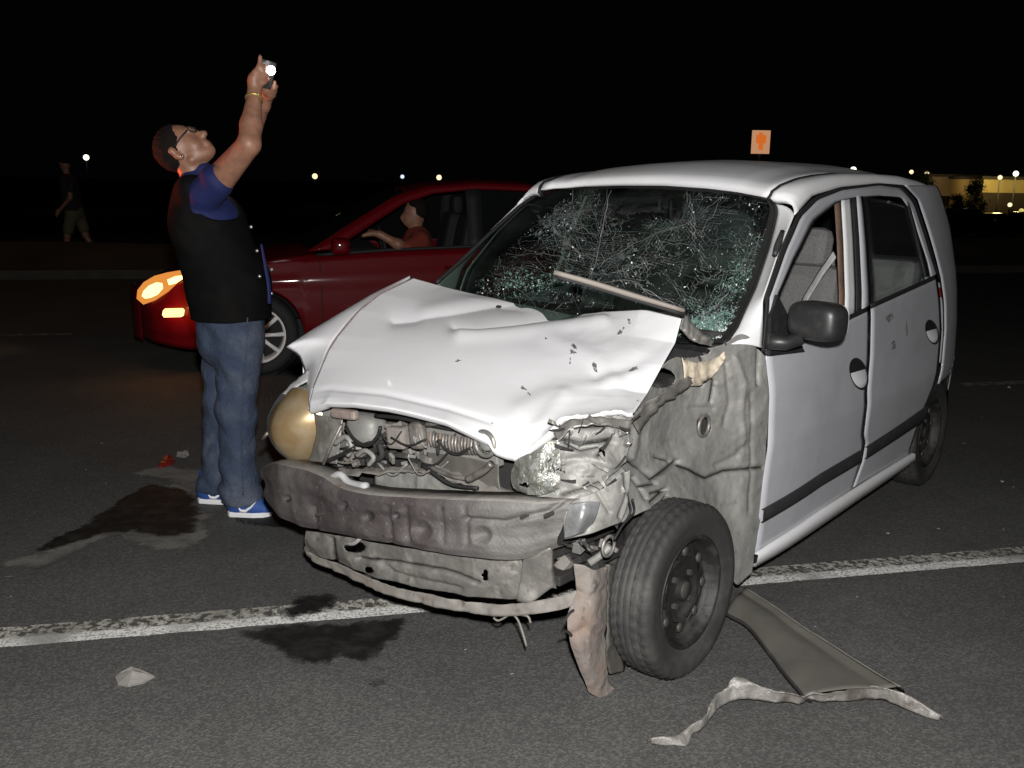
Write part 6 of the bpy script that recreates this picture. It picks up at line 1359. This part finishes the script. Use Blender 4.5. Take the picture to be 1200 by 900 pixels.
# road sign: emission painted in for flash light thrown back by its face
sg = onw(891.5, 166.5, 'y', 32); sgr = empty('road_sign', (sg[0], sg[1], terrain_z(0, 31))); tag(sgr, 'small orange and white square sign on a post above the white roof', 'sign')
kk = np.linalg.norm(sg-O)/F; hz_ = sg[2]-sgr.location[2]
tube('post', [(0, .05, 0), (0, .05, hz_+.3)], .04, MT['pole'], sgr)
box('sign_panel', (0, 0, hz_), (20*kk, .06, 25*kk), emit('sign_pale_flashlit', (1, .50, .26), .50), sgr, bevel=.01)
ot = emit('sign_orange_flashlit', (1, .22, .03), .62)
box('sign_symbol', (0, -.034, hz_+3*kk), (11*kk, .02, 9*kk), ot, sgr, bevel=.03); box('sign_symbol', (0, -.034, hz_-5*kk), (5*kk, .02, 7*kk), ot, sgr, bevel=.02)
box('sign_symbol', (-.5*kk, -.036, hz_+8.5*kk), (5*kk, .02, 3*kk), ot, sgr, bevel=.02)
# cream building with yellow lit part
def far_building(name, x0, x1, ytop, Y, mt, label, depth=8):
    a, b = onw(x0, ytop, 'y', Y), onw(x1, ytop, 'y', Y); bz = terrain_z(0, Y)-.05
    t = empty(name, ((a[0]+b[0])/2, Y, bz)); tag(t, label, 'building'); w = b[0]-a[0]; h = a[2]-bz
    V = np.array([[x, y, z] for x in (-w/2, w/2) for y in (0, depth) for z in (0, h)])
    mesh('wall', V, [(0, 1, 3, 2), (4, 6, 7, 5), (0, 4, 5, 1), (2, 3, 7, 6)], mt, t, smooth=False)
    box('roof', (0, depth/2, h+.12), (w+.5, depth+.5, .24), MT['kerb'], t, bevel=.02); return t, w, h
t1_, w_b, h_b = far_building('low_building', 1088, 1160, 207, 86, MT['wall'], 'long low cream building lit by lamps in the far right distance')
for k in range(5):
    x = -w_b/2+w_b*(k+.5)/5; f_ = box('window', (x, -.03, h_b*.62), (.9, .08, .8), MT['carglass'], t1_, bevel=.01); box('window_sill', (x, -.08, h_b*.62-.47), (1.0, .14, .07), MT['kerb'], f_, bevel=.01)
t2_, w_c, h_c = far_building('low_building', 1153, 1250, 210, 80, MT['wall2'], 'bright yellow lit wall building at the right edge of the photo')
box('door', (w_c*.2, -.03, 1.1), (1.1, .08, 2.2), MT['bay'], t2_, bevel=.01); box('wall_base', (0, -.05, (h_c-1.05)/2), (w_c, .1, h_c-1.05), MT['bark'], t2_, bevel=.01)
for px, py, Y, e_, c_ in ((1106, 213, 83.5, 30, (1, .72, .38)), (1135, 208, 83.5, 30, (1, .72, .38)), (1172, 208, 77.2, 130, (1, .75, .25)), (1192, 207, 77.2, 130, (1, .80, .35))):
    L = bpy.data.lights.new('street_lamp_light', 'POINT'); L.energy = e_; L.color = c_; L.shadow_soft_size = .3
    o = bpy.data.objects.new('street_lamp_light', L); COL.objects.link(o); o.location = tuple(onw(px, py, 'y', Y))
# trees
def tree(px, ybase, ytop, Y, wpx, label, leafc=MT['leaf'], seed=1):
    rr = random.Random(seed); b = onw(px, 210, 'y', Y); bz = terrain_z(0, Y); top_ = onw(px, ytop, 'y', Y)[2]; t = empty('tree', (b[0], Y, bz)); tag(t, label, 'tree', 'trees by the far building')
    hh = top_-bz; w_ = wpx*np.linalg.norm(b-O)/F/2
    parts = [tube_data([(0, 0, 0), (.05, 0, hh*.3), (0, .05, hh*.6)], [.14, .11, .06], 8)]
    for k in range(6):
        a = rr.uniform(0, 6.28); parts.append(tube_data([(0, 0, hh*(.35+.05*k)), (w_*.35*math.cos(a), w_*.35*math.sin(a), hh*(.5+.05*k)), (w_*.7*math.cos(a), w_*.7*math.sin(a), hh*(.6+.06*k))], [.05, .035, .015], 6))
    V, Fc = merge(parts); mesh('trunk', V, Fc, MT['bark'], t)
    parts = []; cl = [(rr.gauss(0, w_*.42), rr.gauss(0, w_*.42), hh*rr.uniform(.45, .97), rr.uniform(.25, .45)*w_) for _ in range(22)]
    for _ in range(2600):
        c = rr.choice(cl); p = np.array([c[0]+rr.gauss(0, c[3]*.6), c[1]+rr.gauss(0, c[3]*.6), c[2]+rr.gauss(0, c[3]*.5)]); a = np.array([rr.gauss(0, 1) for _ in range(3)]); a *= .09/np.linalg.norm(a); b_ = np.array([rr.gauss(0, 1) for _ in range(3)]); b_ *= .05/np.linalg.norm(b_)
        parts.append((np.array([p-a, p+b_, p+a, p-b_]), [(0, 1, 2, 3)]))
    V, Fc = merge(parts); mesh('crown', V, Fc, leafc, t, smooth=False); return t
tree(1080, 240, 201, 82, 30, 'small lit tree at the left end of the cream building', seed=3)
tree(1144, 250, 211, 76, 22, 'dark round tree between the cream building and the yellow wall', seed=5)
tree(1126, 240, 228, 72, 18, 'low dark bushy tree in front of the cream building', seed=8)
# parked cars far away
pm = [mat('far_car_dark_paint', (.02, .02, .022), .3, coat=.5), mat('far_car_grey_paint', (.06, .06, .065), .3, coat=.5), mat('far_car_red_paint', (.06, .01, .01), .3, coat=.5), mat('far_car_blue_paint', (.015, .02, .04), .3, coat=.5)]
def parked(px, Y, rz, mt, label):
    p = onw(px, 240, 'y', Y); t = empty('parked_car', (p[0], Y, terrain_z(0, Y*.97)), rz); tag(t, label, 'car', 'cars parked in the far right distance')
    side = [(-2.1, .35), (-2.08, .7), (-1.3, .86), (-.7, .93), (-.1, 1.38), (1.0, 1.42), (1.7, .98), (2.1, .9), (2.12, .35)]
    n = len(side); V = []
    for y, k in ((-.85, .0), (-.8, .04), (.8, .04), (.85, .0)):
        for x, z in side: V.append((x, y*(1-(.18 if z > 1 else 0)), z+k))
    Fc = [(j*n+i, j*n+i+1, (j+1)*n+i+1, (j+1)*n+i) for j in range(3) for i in range(n-1)]+[tuple(range(n)), tuple(range(3*n, 4*n))[::-1]]
    mesh('body', V, Fc, mt, t, smooth=False, bevel=.05)
    for s in (-1, 1):
        yy = .86*s*.83
        mesh('side_window', [(-.55, yy*1.02, .97), (-.08, yy, 1.32), (.92, yy, 1.35), (1.45, yy*1.02, 1.0)], [(0, 1, 2, 3)], MT['carglass'], t, smooth=False, solid=.02)
        for x in (-1.3, 1.3):
            V2, F2 = lathe_data([(.0, -.1), (.18, -.1), (.3, -.08), (.31, .0), (.3, .08), (0, .1)], 20); mesh('wheel', V2+np.array([x, s*.8, .31]), F2, MT['bt'], t)
        h1 = superell('headlamp', (-2.08, s*.6, .68), (.05, .16, .08), .8, MT['steel'], t, n=6); superell('tail_lamp', (2.1, s*.62, .72), (.04, .14, .1), .8, MT['redplastic'], t, n=6)
    return t
parked(1112, 44, .3, pm[0], 'dark parked car behind the white car tail in the far distance'); parked(1150, 52, .1, pm[2], 'dark reddish parked car left of the low lamp in the distance')
parked(1196, 48, -.1, pm[3], 'dark parked car at the right frame edge below the yellow wall'); parked(1096, 58, 1.2, pm[1], 'grey parked car farthest back beside the small lit tree')

# ------------------------------------------------------------------ added sodium lamp, unseen on the left verge, for warm light on the left
sl = empty('street_lamp', (-5.2, 6.2, 0)); tag(sl, 'unseen sodium street lamp added beyond the left edge for its warm light', 'street lamp')
sl.location = (-7.5, 13.5, 0)
tube('pole', [(0, 0, 0), (0, 0, 6.4), (.3, -.3, 6.9), (1.2, -1.2, 7.1)], [.09, .06, .05, .04], MT['pole'], sl, n=10)
box('lamp_head', (1.3, -1.3, 7.05), (.5, .3, .1), emit('added_sodium_glow', (1, .4, .1), 2), sl, rot=(0, 0, -.78), bevel=.02)
L = bpy.data.lights.new('added_sodium_light', 'POINT'); L.energy = 34; L.color = (1, .45, .15); L.shadow_soft_size = .15
o = bpy.data.objects.new('added_sodium_light', L); COL.objects.link(o); o.location = (-6.2, 12.2, 6.9)
# added red spot rimming the man's arm, standing in for an unseen vehicle light
L = bpy.data.lights.new('red_rim_spot', 'SPOT'); L.energy = 420; L.color = (1, .13, .04); L.shadow_soft_size = .1; L.spot_size = math.radians(19); L.spot_blend = .7
o = bpy.data.objects.new('red_rim_spot', L); COL.objects.link(o); o.location = (-4.2, 5.0, .6); o.rotation_euler = (Vector((-1.15, 4.05, 1.86))-Vector((-4.2, 5.0, .6))).to_track_quat('-Z', 'Y').to_euler()
